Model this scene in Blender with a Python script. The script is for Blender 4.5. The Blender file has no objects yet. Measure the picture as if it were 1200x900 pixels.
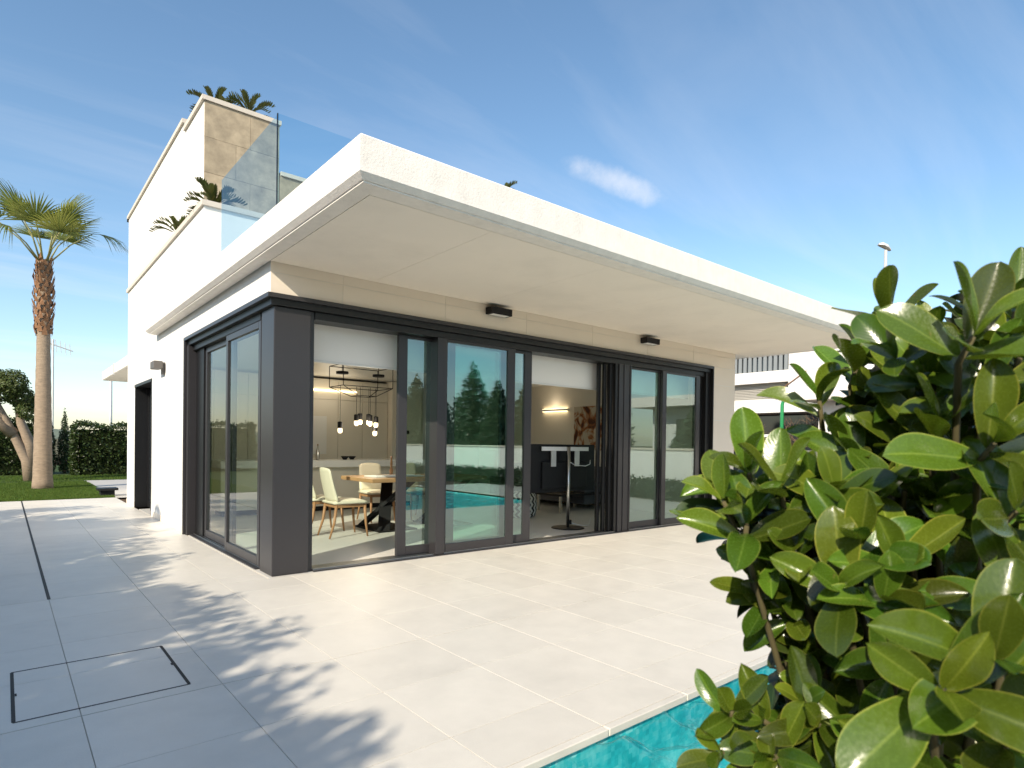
import bpy, math, random
import numpy as np
from mathutils import Vector, Matrix, Euler
random.seed(7); rng = np.random.default_rng(7)
R = math.radians
S = bpy.context.scene
COL = S.collection

# ------------------------------------------------------------------ camera
FPX, CYP = 709.3683, 527.5693
YAW, PIT, ROL = R(-40.0275), R(-.562), R(.7695)
EYE = Vector((-1.8493, -5.6372, 1.2542))
FW = Vector((math.sin(-YAW)*math.cos(PIT), math.cos(YAW)*math.cos(PIT), math.sin(PIT)))
r0 = Vector((math.cos(YAW), math.sin(YAW), 0)); u0 = r0.cross(FW)
RT = r0*math.cos(ROL) + u0*math.sin(ROL); UP = -r0*math.sin(ROL) + u0*math.cos(ROL)
cam_d = bpy.data.cameras.new('camera'); cam = bpy.data.objects.new('camera', cam_d); COL.objects.link(cam)
M = Matrix((RT, UP, -FW)).transposed().to_4x4(); M.translation = EYE; cam.matrix_world = M
cam_d.sensor_width = 36; cam_d.lens = FPX/1200*36; cam_d.shift_y = (CYP-450)/1200
cam_d.clip_start = .05; cam_d.clip_end = 6000
cam_d.dof.use_dof = True; cam_d.dof.focus_distance = 6.5; cam_d.dof.aperture_fstop = 6.5
S.camera = cam

# ------------------------------------------------------------------ sky, sun, exposure
SUNDIR = Vector((1, .53, -.71)).normalized()          # direction the light travels
ELEV = math.asin(-SUNDIR.z)
w = bpy.data.worlds.new('World'); S.world = w; w.use_nodes = True
nt = w.node_tree; nt.nodes.clear()
def N(nt, t, **kw):
    n = nt.nodes.new(t)
    for k, v in kw.items(): setattr(n, k, v)
    return n
def math_n(nt, op, a, b=None, c=None, clamp=False):
    n = N(nt, 'ShaderNodeMath', operation=op, use_clamp=clamp)
    for i, v in enumerate((a, b, c)):
        if v is None: continue
        if hasattr(v, 'is_linked'): nt.links.new(v, n.inputs[i])
        else: n.inputs[i].default_value = v
    return n.outputs[0]
def vmath(nt, op, a, b=None):
    n = N(nt, 'ShaderNodeVectorMath', operation=op)
    for i, v in enumerate((a, b)):
        if v is None: continue
        if hasattr(v, 'is_linked'): nt.links.new(v, n.inputs[i])
        else: n.inputs[i].default_value = v
    return n
sky = N(nt, 'ShaderNodeTexSky', sky_type='NISHITA', sun_disc=False)
sky.sun_elevation = ELEV; sky.sun_rotation = math.atan2(-SUNDIR.x, -SUNDIR.y)
sky.air_density = 1.0; sky.dust_density = .7; sky.ozone_density = 1.3; sky.altitude = 50
tc = N(nt, 'ShaderNodeTexCoord')
nrm = vmath(nt, 'NORMALIZE', tc.outputs['Generated']).outputs[0]
sep = N(nt, 'ShaderNodeSeparateXYZ'); nt.links.new(nrm, sep.inputs[0])
zz = math_n(nt, 'ADD', math_n(nt, 'MAXIMUM', sep.outputs['Z'], 0.0), .12)
cb = N(nt, 'ShaderNodeCombineXYZ')
nt.links.new(math_n(nt, 'DIVIDE', sep.outputs['X'], zz), cb.inputs[0]); nt.links.new(math_n(nt, 'DIVIDE', sep.outputs['Y'], zz), cb.inputs[1])
mp = N(nt, 'ShaderNodeMapping'); mp.inputs['Rotation'].default_value = (0, 0, R(35)); mp.inputs['Scale'].default_value = (.5, 1.7, 1)
nt.links.new(cb.outputs[0], mp.inputs[0])
nz = N(nt, 'ShaderNodeTexNoise'); nz.inputs['Scale'].default_value = 1.1; nz.inputs['Detail'].default_value = 9; nz.inputs['Roughness'].default_value = .58; nz.inputs['Distortion'].default_value = .6
nt.links.new(mp.outputs[0], nz.inputs['Vector'])
cr = N(nt, 'ShaderNodeMapRange'); cr.inputs[1].default_value = .46; cr.inputs[2].default_value = .78; cr.inputs[3].default_value = 0; cr.inputs[4].default_value = .32
nt.links.new(nz.outputs[0], cr.inputs[0])
hz = N(nt, 'ShaderNodeMapRange'); hz.inputs[1].default_value = .0; hz.inputs[2].default_value = .45; hz.inputs[3].default_value = 1.35; hz.inputs[4].default_value = .55
nt.links.new(sep.outputs['Z'], hz.inputs[0])
wisps = math_n(nt, 'MULTIPLY', cr.outputs[0], hz.outputs[0])
# one small cloud above the roof
c0 = Vector((.6961, .5997, .3948)); ca = (Vector((.7652, .5348, .3585)) - Vector((.6208, .6594, .4240))).normalized()
cbv = c0.cross(ca).normalized()
wn = N(nt, 'ShaderNodeTexNoise'); wn.inputs['Scale'].default_value = 22; wn.inputs['Detail'].default_value = 6; wn.inputs['Roughness'].default_value = .6
nt.links.new(nrm, wn.inputs['Vector'])
off = vmath(nt, 'SUBTRACT', nrm, tuple(c0)).outputs[0]
da = vmath(nt, 'DOT_PRODUCT', off, tuple(ca)).outputs['Value']; db = vmath(nt, 'DOT_PRODUCT', off, tuple(cbv)).outputs['Value']
g = math_n(nt, 'ADD', math_n(nt, 'POWER', math_n(nt, 'ABSOLUTE', math_n(nt, 'DIVIDE', da, .088)), 2.0), math_n(nt, 'POWER', math_n(nt, 'ABSOLUTE', math_n(nt, 'DIVIDE', db, .024)), 2.0))
g = math_n(nt, 'SUBTRACT', math_n(nt, 'ADD', math_n(nt, 'SUBTRACT', 1.0, g), math_n(nt, 'MULTIPLY', wn.outputs[0], 1.7)), .80)
small = N(nt, 'ShaderNodeMapRange', interpolation_type='SMOOTHSTEP'); small.inputs[1].default_value = 0; small.inputs[2].default_value = 1.5; small.inputs[4].default_value = .62
nt.links.new(g, small.inputs[0])
front = N(nt, 'ShaderNodeMath', operation='GREATER_THAN'); nt.links.new(vmath(nt, 'DOT_PRODUCT', nrm, tuple(c0)).outputs['Value'], front.inputs[0]); front.inputs[1].default_value = .5
sm = math_n(nt, 'MULTIPLY', small.outputs[0], front.outputs[0])
mask = math_n(nt, 'MAXIMUM', wisps, sm, clamp=True)
mx = N(nt, 'ShaderNodeMix', data_type='RGBA'); nt.links.new(mask, mx.inputs[0]); hs = N(nt, 'ShaderNodeHueSaturation'); hs.inputs['Hue'].default_value = .494; hs.inputs['Saturation'].default_value = 1.08; nt.links.new(sky.outputs[0], hs.inputs['Color']); nt.links.new(hs.outputs[0], mx.inputs[6]); mx.inputs[7].default_value = (5.2, 5.2, 5.4, 1)
bg = N(nt, 'ShaderNodeBackground'); bg.inputs[1].default_value = .105; nt.links.new(mx.outputs[2], bg.inputs[0])
wo = N(nt, 'ShaderNodeOutputWorld'); nt.links.new(bg.outputs[0], wo.inputs[0])
sl = bpy.data.lights.new('sun', 'SUN'); sl.energy = 3.2; sl.angle = R(.53); sl.color = (1, .885, .715)
so = bpy.data.objects.new('sun', sl); COL.objects.link(so); so.rotation_euler = SUNDIR.to_track_quat('-Z', 'Y').to_euler(); so.location = (-20, -12, 16)
vs = S.view_settings; vs.view_transform = 'Standard'; vs.look = 'None'; vs.exposure = .98; vs.gamma = 1; vs.use_curve_mapping = False
S.cycles.use_denoising = True; S.cycles.max_bounces = 10; S.cycles.transparent_max_bounces = 24; S.cycles.caustics_reflective = False; S.cycles.caustics_refractive = False
S.cycles.sample_clamp_indirect = 6

# ------------------------------------------------------------------ helpers
def at(px, py, depth):
    return EYE + depth*(FW + RT*((px-600)/FPX) - UP*((py-CYP)/FPX))
def tag(o, label=None, cat=None, group=None, kind=None):
    if label: o['label'] = label
    if cat: o['category'] = cat
    if group: o['group'] = group
    if kind: o['kind'] = kind
    return o
def empty(name, loc=(0, 0, 0), label=None, cat=None, group=None, rz=0):
    o = bpy.data.objects.new(name, None); COL.objects.link(o); o.location = loc; o.rotation_euler.z = rz; o.empty_display_size = .1
    return tag(o, label, cat, group)
class MB:
    def __init__(s): s.v = []; s.f = []; s.uv = []
    def box(s, x0, x1, y0, y1, z0, z1):
        n = len(s.v)
        s.v += [(x0,y0,z0),(x1,y0,z0),(x1,y1,z0),(x0,y1,z0),(x0,y0,z1),(x1,y0,z1),(x1,y1,z1),(x0,y1,z1)]
        s.f += [tuple(n+i for i in q) for q in ((0,3,2,1),(4,5,6,7),(0,1,5,4),(1,2,6,5),(2,3,7,6),(3,0,4,7))]
        return s
    def prism(s, pts, z0, z1):
        n = len(s.v); k = len(pts)
        s.v += [(x,y,z0) for x,y in pts] + [(x,y,z1) for x,y in pts]
        s.f += [tuple(n+i for i in reversed(range(k))), tuple(n+k+i for i in range(k))]
        s.f += [(n+i, n+(i+1)%k, n+k+(i+1)%k, n+k+i) for i in range(k)]
        return s
    def tube(s, pts, rad, seg=8, cap=True):
        pts = [Vector(p) for p in pts]; n0 = len(s.v)
        rad = rad if isinstance(rad, (list, tuple)) else [rad]*len(pts)
        t = (pts[1]-pts[0]).normalized(); a = t.orthogonal().normalized()
        for i, p in enumerate(pts):
            t2 = (pts[min(i+1, len(pts)-1)] - pts[max(i-1, 0)]).normalized()
            a = (a - t2*a.dot(t2)).normalized(); b = t2.cross(a)
            for k in range(seg):
                th = 2*math.pi*k/seg; s.v.append(tuple(p + (a*math.cos(th) + b*math.sin(th))*rad[i]))
        for i in range(len(pts)-1):
            for k in range(seg):
                q = n0+i*seg
                s.f.append((q+k, q+(k+1)%seg, q+seg+(k+1)%seg, q+seg+k))
        if cap:
            s.f.append(tuple(n0+k for k in reversed(range(seg)))); s.f.append(tuple(n0+(len(pts)-1)*seg+k for k in range(seg)))
        return s
    def lathe(s, prof, c=(0, 0), seg=20):
        n0 = len(s.v)
        for r_, z in prof:
            for k in range(seg):
                th = 2*math.pi*k/seg; s.v.append((c[0]+r_*math.cos(th), c[1]+r_*math.sin(th), z))
        for i in range(len(prof)-1):
            for k in range(seg):
                q = n0+i*seg; s.f.append((q+k, q+(k+1)%seg, q+seg+(k+1)%seg, q+seg+k))
        s.f.append(tuple(n0+k for k in reversed(range(seg)))); s.f.append(tuple(n0+(len(prof)-1)*seg+k for k in range(seg)))
        return s
    def bar(s, p, q, w, h):
        p, q = Vector(p), Vector(q); t = (q-p).normalized()
        a = t.cross(Vector((0, 0, 1))); a = (a.normalized() if a.length > .01 else Vector((1, 0, 0))); b = a.cross(t).normalized()
        n = len(s.v)
        for c in (p, q):
            for i, j in ((-1,-1),(1,-1),(1,1),(-1,1)): s.v.append(tuple(c + a*(i*w/2) + b*(j*h/2)))
        s.f += [tuple(n+i for i in k) for k in ((0,1,2,3),(7,6,5,4),(0,4,5,1),(1,5,6,2),(2,6,7,3),(3,7,4,0))]
        return s
    def mesh(s, name, mat=None, smooth=False, loc=None):
        me = bpy.data.meshes.new(name)
        vv = s.v if loc is None else [(x-loc[0], y-loc[1], z-loc[2]) for x, y, z in s.v]
        me.from_pydata(vv, [], s.f); me.update()
        if mat: me.materials.append(mat)
        if smooth: me.polygons.foreach_set('use_smooth', [True]*len(me.polygons))
        return me
    def build(s, name, mat, parent=None, smooth=False, bevel=0, local=False, label=None):
        root = parent
        base = Vector((0, 0, 0))
        if not local:
            while root is not None: base += root.location; root = root.parent
        me = s.mesh(name, mat, smooth, base if base.length else None)
        o = bpy.data.objects.new(name, me); COL.objects.link(o); o.parent = parent
        if bevel:
            m = o.modifiers.new('bevel', 'BEVEL'); m.width = bevel; m.segments = 2; m.limit_method = 'ANGLE'; m.harden_normals = False
        if label: o['label'] = label
        return o
def box(name, b, mat, parent=None, bevel=0, **kw): return MB().box(*b).build(name, mat, parent, bevel=bevel, **kw)
def inst(name, me, parent=None, loc=(0, 0, 0), rot=None, scale=1):
    o = bpy.data.objects.new(name, me); COL.objects.link(o); o.parent = parent; o.location = loc
    if rot is not None:
        o.rotation_mode = 'QUATERNION' if len(rot) == 4 else 'XYZ'
        if len(rot) == 4: o.rotation_quaternion = rot
        else: o.rotation_euler = rot
    o.scale = (scale,)*3 if not hasattr(scale, '__len__') else scale
    return o
def copy_tree(o, parent=None):
    c = o.copy(); COL.objects.link(c); c.parent = parent
    for ch in list(o.children): copy_tree(ch, c)
    return c
def np_mesh(name, V, F, mat, UV=None, smooth=False):
    """V (n,3) array, F (m,4) quads"""
    me = bpy.data.meshes.new(name); V = np.asarray(V, np.float32); F = np.asarray(F, np.int32)
    me.vertices.add(len(V)); me.vertices.foreach_set('co', V.ravel())
    me.loops.add(F.size); me.loops.foreach_set('vertex_index', F.ravel())
    me.polygons.add(len(F)); me.polygons.foreach_set('loop_start', np.arange(len(F))*F.shape[1])
    me.polygons.foreach_set('use_smooth', np.full(len(F), smooth))
    if UV is not None:
        l = me.uv_layers.new(name='UVMap'); l.data.foreach_set('uv', np.asarray(UV, np.float32)[F.ravel()].ravel())
    me.update(calc_edges=True); me.materials.append(mat)
    return me

# ------------------------------------------------------------------ materials
def mat(name, col, rough=.6, spec=.5, metal=0, noise=0, nscale=8, bump=0, bscale=60, rnd=0, coat=0, stretch=None, world=False, streak=0, stain=0):
    m = bpy.data.materials.new(name); m.use_nodes = True; nt = m.node_tree; p = nt.nodes['Principled BSDF']
    p.inputs['Roughness'].default_value = rough; p.inputs['Specular IOR Level'].default_value = spec; p.inputs['Metallic'].default_value = metal
    p.inputs['Coat Weight'].default_value = coat
    tcn = N(nt, 'ShaderNodeTexCoord'); vec = tcn.outputs['Object']
    if world: vec = N(nt, 'ShaderNodeNewGeometry').outputs['Position']
    if stretch:
        mp = N(nt, 'ShaderNodeMapping'); mp.inputs['Scale'].default_value = stretch; nt.links.new(vec, mp.inputs[0]); vec = mp.outputs[0]
    rgb = N(nt, 'ShaderNodeRGB'); rgb.outputs[0].default_value = (*col, 1); out = rgb.outputs[0]
    if noise:
        n = N(nt, 'ShaderNodeTexNoise'); n.inputs['Scale'].default_value = nscale; n.inputs['Detail'].default_value = 7; n.inputs['Roughness'].default_value = .62; nt.links.new(vec, n.inputs['Vector'])
        h = N(nt, 'ShaderNodeHueSaturation'); nt.links.new(out, h.inputs['Color'])
        nt.links.new(math_n(nt, 'ADD', math_n(nt, 'MULTIPLY', n.outputs[0], noise*2), 1-noise), h.inputs['Value']); out = h.outputs[0]
        nt.links.new(math_n(nt, 'ADD', math_n(nt, 'MULTIPLY', n.outputs[0], .25*min(1, noise*3)), rough-.12*min(1, noise*3)), p.inputs['Roughness'])
    for amt, sc_, lo, hi in ((streak, (9, 9, .5), .5, .78), (stain, (.9, .9, .9), .5, .72)):
        if not amt: continue
        mp2 = N(nt, 'ShaderNodeMapping'); mp2.inputs['Scale'].default_value = sc_; nt.links.new(vec, mp2.inputs[0])
        n = N(nt, 'ShaderNodeTexNoise'); n.inputs['Scale'].default_value = 1.3; n.inputs['Detail'].default_value = 8; n.inputs['Roughness'].default_value = .65; nt.links.new(mp2.outputs[0], n.inputs['Vector'])
        mr = N(nt, 'ShaderNodeMapRange'); mr.inputs[1].default_value = lo; mr.inputs[2].default_value = hi; mr.inputs[3].default_value = 1; mr.inputs[4].default_value = 1-amt; nt.links.new(n.outputs[0], mr.inputs[0])
        h = N(nt, 'ShaderNodeHueSaturation'); nt.links.new(out, h.inputs['Color']); nt.links.new(mr.outputs[0], h.inputs['Value']); out = h.outputs[0]
    if rnd:
        oi = N(nt, 'ShaderNodeObjectInfo'); h = N(nt, 'ShaderNodeHueSaturation'); nt.links.new(out, h.inputs['Color'])
        nt.links.new(math_n(nt, 'ADD', math_n(nt, 'MULTIPLY', oi.outputs['Random'], rnd*2), 1-rnd), h.inputs['Value']); out = h.outputs[0]
    nt.links.new(out, p.inputs['Base Color'])
    if bump:
        n = N(nt, 'ShaderNodeTexNoise'); n.inputs['Scale'].default_value = bscale; n.inputs['Detail'].default_value = 5; nt.links.new(vec, n.inputs['Vector'])
        b = N(nt, 'ShaderNodeBump'); b.inputs['Strength'].default_value = bump; b.inputs['Distance'].default_value = .01; nt.links.new(n.outputs[0], b.inputs['Height']); nt.links.new(b.outputs[0], p.inputs['Normal'])
    return m
def emat(name, col, strength):
    m = bpy.data.materials.new(name); m.use_nodes = True; p = m.node_tree.nodes['Principled BSDF']
    p.inputs['Base Color'].default_value = (*col, 1); p.inputs['Emission Color'].default_value = (*col, 1); p.inputs['Emission Strength'].default_value = strength
    return m
def glass_mat(name, tint, refl, rcol=(1, 1, 1)):
    m = bpy.data.materials.new(name); m.use_nodes = True; nt = m.node_tree; nt.nodes.clear()
    t = N(nt, 'ShaderNodeBsdfTransparent'); t.inputs[0].default_value = (*tint, 1)
    gl = N(nt, 'ShaderNodeBsdfGlossy'); gl.inputs['Roughness'].default_value = 0; gl.inputs[0].default_value = (*rcol, 1)
    lw = N(nt, 'ShaderNodeFresnel'); lw.inputs[0].default_value = 1.5
    f = math_n(nt, 'ADD', math_n(nt, 'MULTIPLY', lw.outputs[0], 1-refl), refl, clamp=True)
    gg = N(nt, 'ShaderNodeNewGeometry'); f = math_n(nt, 'MULTIPLY', f, math_n(nt, 'SUBTRACT', 1.0, gg.outputs['Backfacing']))
    mx = N(nt, 'ShaderNodeMixShader'); nt.links.new(f, mx.inputs[0]); nt.links.new(t.outputs[0], mx.inputs[1]); nt.links.new(gl.outputs[0], mx.inputs[2])
    o = N(nt, 'ShaderNodeOutputMaterial'); nt.links.new(mx.outputs[0], o.inputs[0])
    return m
def leaf_mat(name, col, tcol, tw=.3, rough=.35, spec=.5, var=.35, uvedge=None, rib=None):
    m = bpy.data.materials.new(name); m.use_nodes = True; nt = m.node_tree; p = nt.nodes['Principled BSDF']; o = nt.nodes['Material Output']
    p.inputs['Roughness'].default_value = rough; p.inputs['Specular IOR Level'].default_value = spec
    g = N(nt, 'ShaderNodeNewGeometry'); oi = N(nt, 'ShaderNodeObjectInfo')
    rr = math_n(nt, 'FRACT', math_n(nt, 'ADD', g.outputs['Random Per Island'], oi.outputs['Random']))
    h = N(nt, 'ShaderNodeHueSaturation'); rgb = N(nt, 'ShaderNodeRGB'); rgb.outputs[0].default_value = (*col, 1); out = rgb.outputs[0]
    if uvedge:
        uv = N(nt, 'ShaderNodeTexCoord'); sp = N(nt, 'ShaderNodeSeparateXYZ'); nt.links.new(uv.outputs['UV'], sp.inputs[0])
        a = math_n(nt, 'ABSOLUTE', sp.outputs['X'])
        e = N(nt, 'ShaderNodeMapRange', interpolation_type='SMOOTHSTEP'); e.inputs[1].default_value = .90; e.inputs[2].default_value = 1; nt.links.new(a, e.inputs[0])
        mxe = N(nt, 'ShaderNodeMix', data_type='RGBA'); nt.links.new(math_n(nt, 'MULTIPLY', e.outputs[0], .65), mxe.inputs[0]); nt.links.new(out, mxe.inputs[6]); mxe.inputs[7].default_value = (*uvedge, 1); out = mxe.outputs[2]
        r2 = N(nt, 'ShaderNodeMapRange', interpolation_type='SMOOTHSTEP'); r2.inputs[1].default_value = .09; r2.inputs[2].default_value = .0; nt.links.new(a, r2.inputs[0])
        mxr = N(nt, 'ShaderNodeMix', data_type='RGBA'); nt.links.new(math_n(nt, 'MULTIPLY', r2.outputs[0], .55), mxr.inputs[0]); nt.links.new(out, mxr.inputs[6]); mxr.inputs[7].default_value = (*rib, 1); out = mxr.outputs[2]
        # side veins as fine relief, blotches
        nz = N(nt, 'ShaderNodeTexNoise'); nz.inputs['Scale'].default_value = 28; nz.inputs['Detail'].default_value = 4; nt.links.new(uv.outputs['Object'], nz.inputs['Vector'])
        h2 = N(nt, 'ShaderNodeHueSaturation'); nt.links.new(out, h2.inputs['Color']); nt.links.new(math_n(nt, 'ADD', math_n(nt, 'MULTIPLY', nz.outputs[0], .5), .75), h2.inputs['Value']); out = h2.outputs[0]
        nb_ = N(nt, 'ShaderNodeTexNoise'); nb_.inputs['Scale'].default_value = 5.5; nb_.inputs['Detail'].default_value = 6; nb_.inputs['Roughness'].default_value = .7
        nt.links.new(vmath(nt, 'ADD', uv.outputs['Object'], vmath(nt, 'MULTIPLY', oi.outputs['Location'], (13, 17, 11)).outputs[0]).outputs[0], nb_.inputs['Vector'])
        bm_ = N(nt, 'ShaderNodeMapRange', interpolation_type='SMOOTHSTEP'); bm_.inputs[1].default_value = .64; bm_.inputs[2].default_value = .74; nt.links.new(nb_.outputs[0], bm_.inputs[0])
        mb_ = N(nt, 'ShaderNodeMix', data_type='RGBA'); nt.links.new(math_n(nt, 'MULTIPLY', bm_.outputs[0], .6), mb_.inputs[0]); nt.links.new(out, mb_.inputs[6]); mb_.inputs[7].default_value = (.20, .14, .05, 1); out = mb_.outputs[2]
        wv = math_n(nt, 'SINE', math_n(nt, 'MULTIPLY', math_n(nt, 'SUBTRACT', sp.outputs['Y'], math_n(nt, 'MULTIPLY', a, .35)), 75.0))
        b = N(nt, 'ShaderNodeBump'); b.inputs['Strength'].default_value = .05; b.inputs['Distance'].default_value = .002
        nt.links.new(math_n(nt, 'ADD', math_n(nt, 'MULTIPLY', wv, .3), math_n(nt, 'MULTIPLY', nz.outputs[0], 3.0)), b.inputs['Height']); nt.links.new(b.outputs[0], p.inputs['Normal'])
        nt.links.new(math_n(nt, 'ADD', math_n(nt, 'MULTIPLY', nz.outputs[0], .25), rough-.12), p.inputs['Roughness'])
    nt.links.new(out, h.inputs['Color'])
    nt.links.new(math_n(nt, 'ADD', math_n(nt, 'MULTIPLY', rr, 2*var), 1-var), h.inputs['Value'])
    nt.links.new(math_n(nt, 'ADD', math_n(nt, 'MULTIPLY', math_n(nt, 'FRACT', math_n(nt, 'MULTIPLY', rr, 7.3)), .06), .462), h.inputs['Hue'])
    nt.links.new(h.outputs[0], p.inputs['Base Color'])
    tr = N(nt, 'ShaderNodeBsdfTranslucent'); tr.inputs[0].default_value = (*tcol, 1)
    mx = N(nt, 'ShaderNodeMixShader'); mx.inputs[0].default_value = tw; nt.links.new(p.outputs[0], mx.inputs[1]); nt.links.new(tr.outputs[0], mx.inputs[2]); nt.links.new(mx.outputs[0], o.inputs[0])
    return m
MT = dict(
    render=mat('white_render', (.80, .785, .75), .85, .2, noise=.04, nscale=3, bump=.12, bscale=180, streak=.06, stain=.04),
    concrete=mat('white_concrete', (.86, .81, .745), .8, .3, noise=.12, nscale=9, bump=.25, bscale=70, streak=.10, stain=.05),
    soffit=mat('soffit_paint', (.93, .855, .755), .8, .2, noise=.04, nscale=1.6, bump=.06, bscale=40, stain=.07),
    coping=mat('stone_coping', (.62, .56, .48), .7, .3, noise=.08, nscale=9),
    clad=mat('porcelain_cladding', (.78, .695, .59), .45, .4, noise=.04, nscale=2.5, rnd=.025),
    joint=mat('cladding_joint', (.78, .76, .71), .9, .1),
    tile=mat('terrace_tile', (.69, .655, .585), .42, .35, noise=.10, nscale=5, bump=.08, bscale=120, rnd=.03, world=True, stain=.10),
    grout=mat('grout', (.43, .385, .325), .95, .1, noise=.2, nscale=5),
    dark=mat('dark_metal', (.008, .008, .009), .4, .5, noise=.08, nscale=20),
    frame=mat('anodised_grey_frame', (.033, .031, .034), .33, .5, noise=.05, nscale=12),
    black=mat('black_plastic', (.010, .010, .011), .6, .3),
    rail=mat('rail_slot', (.02, .02, .02), .6, .3),
    stone=mat('travertine', (.40, .325, .225), .6, .35, noise=.75, nscale=5, bump=.1, bscale=30, rnd=.08),
    inwall=mat('inner_wall', (.78, .74, .66), .85, .2, noise=.03, nscale=2),
    cab=mat('cabinet_front', (.74, .70, .61), .5, .4, rnd=.03),
    infloor=mat('inner_floor', (.66, .64, .59), .35, .45, noise=.05, nscale=2),
    white=mat('white_lacquer', (.78, .78, .76), .4, .5),
    steel=mat('brushed_steel', (.6, .59, .56), .3, .5, metal=1),
    cream=mat('cream_leather', (.66, .61, .47), .5, .4, noise=.05, nscale=30),
    oak=mat('oak', (.42, .25, .12), .45, .4, noise=.3, nscale=6, stretch=(1, 8, 8)),
    woodleg=mat('walnut_leg', (.36, .19, .09), .5, .4, noise=.15, nscale=15),
    bulb=emat('lit_bulb', (1, .82, .5), 1.4), led=emat('led_strip', (1, .78, .45), 2.6),
    fabric=mat('grey_fabric', (.10, .10, .11), .9, .2, noise=.15, nscale=60),
    blind=mat('white_blind', (.90, .89, .87), .9, .2, bump=.05, bscale=200),
    bark=mat('bark', (.16, .11, .075), .9, .2, noise=.4, nscale=14, bump=.5, bscale=30),
    palmbark=mat('palm_bark', (.29, .225, .165), .9, .2, noise=.5, nscale=9, bump=.9, bscale=24, stretch=(1, 1, 3)),
    boot=mat('palm_boot', (.25, .135, .075), .85, .2, noise=.4, nscale=10, bump=.4, bscale=30),
    soil=mat('soil', (.10, .07, .05), .95, .1, noise=.3, nscale=20, bump=.4, bscale=40),
    grass=mat('lawn', (.045, .075, .018), .9, .2, noise=.35, nscale=3, bump=.5, bscale=90),
    land=mat('dry_land', (.15, .14, .085), .95, .1, noise=.4, nscale=.03),
    path=mat('path_concrete', (.5, .48, .45), .7, .3, noise=.07, nscale=4),
    pooltile=mat('pool_mosaic_ripple_light', (.05, .60, .62), .35, .5, noise=.12, nscale=30),
    zinc=mat('galvanised', (.62, .62, .6), .45, .4, metal=.3),
    hill=mat('hill', (.17, .2, .15), .95, .1, noise=.3, nscale=.02),
    greenpipe=mat('green_pipe', (.03, .28, .10), .4, .5),
    louvre=mat('grey_louvre', (.22, .24, .25), .6, .4),
    greynet=mat('grey_shutter', (.40, .38, .34), .8, .2),
    smoke=mat('smoked_glass', (.02, .025, .03), .05, .8),
)
pmn = MT['pooltile'].node_tree; pp_ = pmn.nodes['Principled BSDF']; tcn = N(pmn, 'ShaderNodeTexCoord')
sn = vmath(pmn, 'SNAP', tcn.outputs['Object'], (.025, .025, .025)).outputs[0]
wn_ = N(pmn, 'ShaderNodeTexWhiteNoise'); pmn.links.new(sn, wn_.inputs['Vector'])
n2 = N(pmn, 'ShaderNodeTexNoise'); n2.inputs['Scale'].default_value = 9; n2.inputs['Detail'].default_value = 4; pmn.links.new(tcn.outputs['Object'], n2.inputs['Vector'])
rp_ = N(pmn, 'ShaderNodeValToRGB'); pmn.links.new(math_n(pmn, 'ADD', math_n(pmn, 'MULTIPLY', wn_.outputs['Value'], .22), math_n(pmn, 'MULTIPLY', n2.outputs[0], .85)), rp_.inputs[0])
rp_.color_ramp.elements[0].position = .22; rp_.color_ramp.elements[0].color = (.012, .30, .35, 1); rp_.color_ramp.elements[1].position = .85; rp_.color_ramp.elements[1].color = (.55, .86, .84, 1)  # rippled light painted into the mosaic colour as pale and dark patches
e_ = rp_.color_ramp.elements.new(.52); e_.color = (.05, .58, .61, 1)
pmn.links.new(rp_.outputs[0], pp_.inputs['Base Color'])
GL = glass_mat('door_glass', (.80, .92, .88), .20, (.80, .97, .97))
GLS = glass_mat('side_glass', (.88, .95, .92), .07)
GLB = glass_mat('balustrade_glass', (.84, .94, .98), .02, (.8, .93, 1))

# ================================================================== SETTING
# --- land
def sheet(name, rects, z, m, parent=None):
    b = MB()
    for x0, x1, y0, y1 in rects:
        n = len(b.v); b.v += [(x0,y0,z),(x1,y0,z),(x1,y1,z),(x0,y1,z)]; b.f.append((n, n+1, n+2, n+3))
    return b.build(name, m, parent)
BIG = 3000
LX0, LX1, LY0, LY1 = -30, 40, -40, 45
def cells(x0, x1, y0, y1, hx0, hx1, hy0, hy1):
    return [(x0, hx0, y0, y1), (hx1, x1, y0, y1), (hx0, hx1, y0, hy0), (hx0, hx1, hy1, y1)]
tag(sheet('land', cells(-BIG, BIG, -BIG, BIG, LX0, LX1, LY0, LY1), -.06, MT['land']), kind='structure')
# pool outline: narrow arm by the terrace, wide basin to the right of the planted bed
PX0, PXM, PX1, PYN, PYM, PYF = -1.5, 1.0, 7.3, -3.86, -4.95, -9.2
# ground inside the plot, leaving the basin open
tag(sheet('ground', [(LX0, PX0-.05, LY0, LY1), (PX1+.02, LX1, LY0, LY1), (PX0-.05, PX1+.02, PYN+.02, LY1), (PX0-.05, PXM-.02, LY0, PYM-.02), (PXM-.02, PX1+.02, LY0, PYF-.02)], -.05, MT['soil']), kind='structure')
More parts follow.
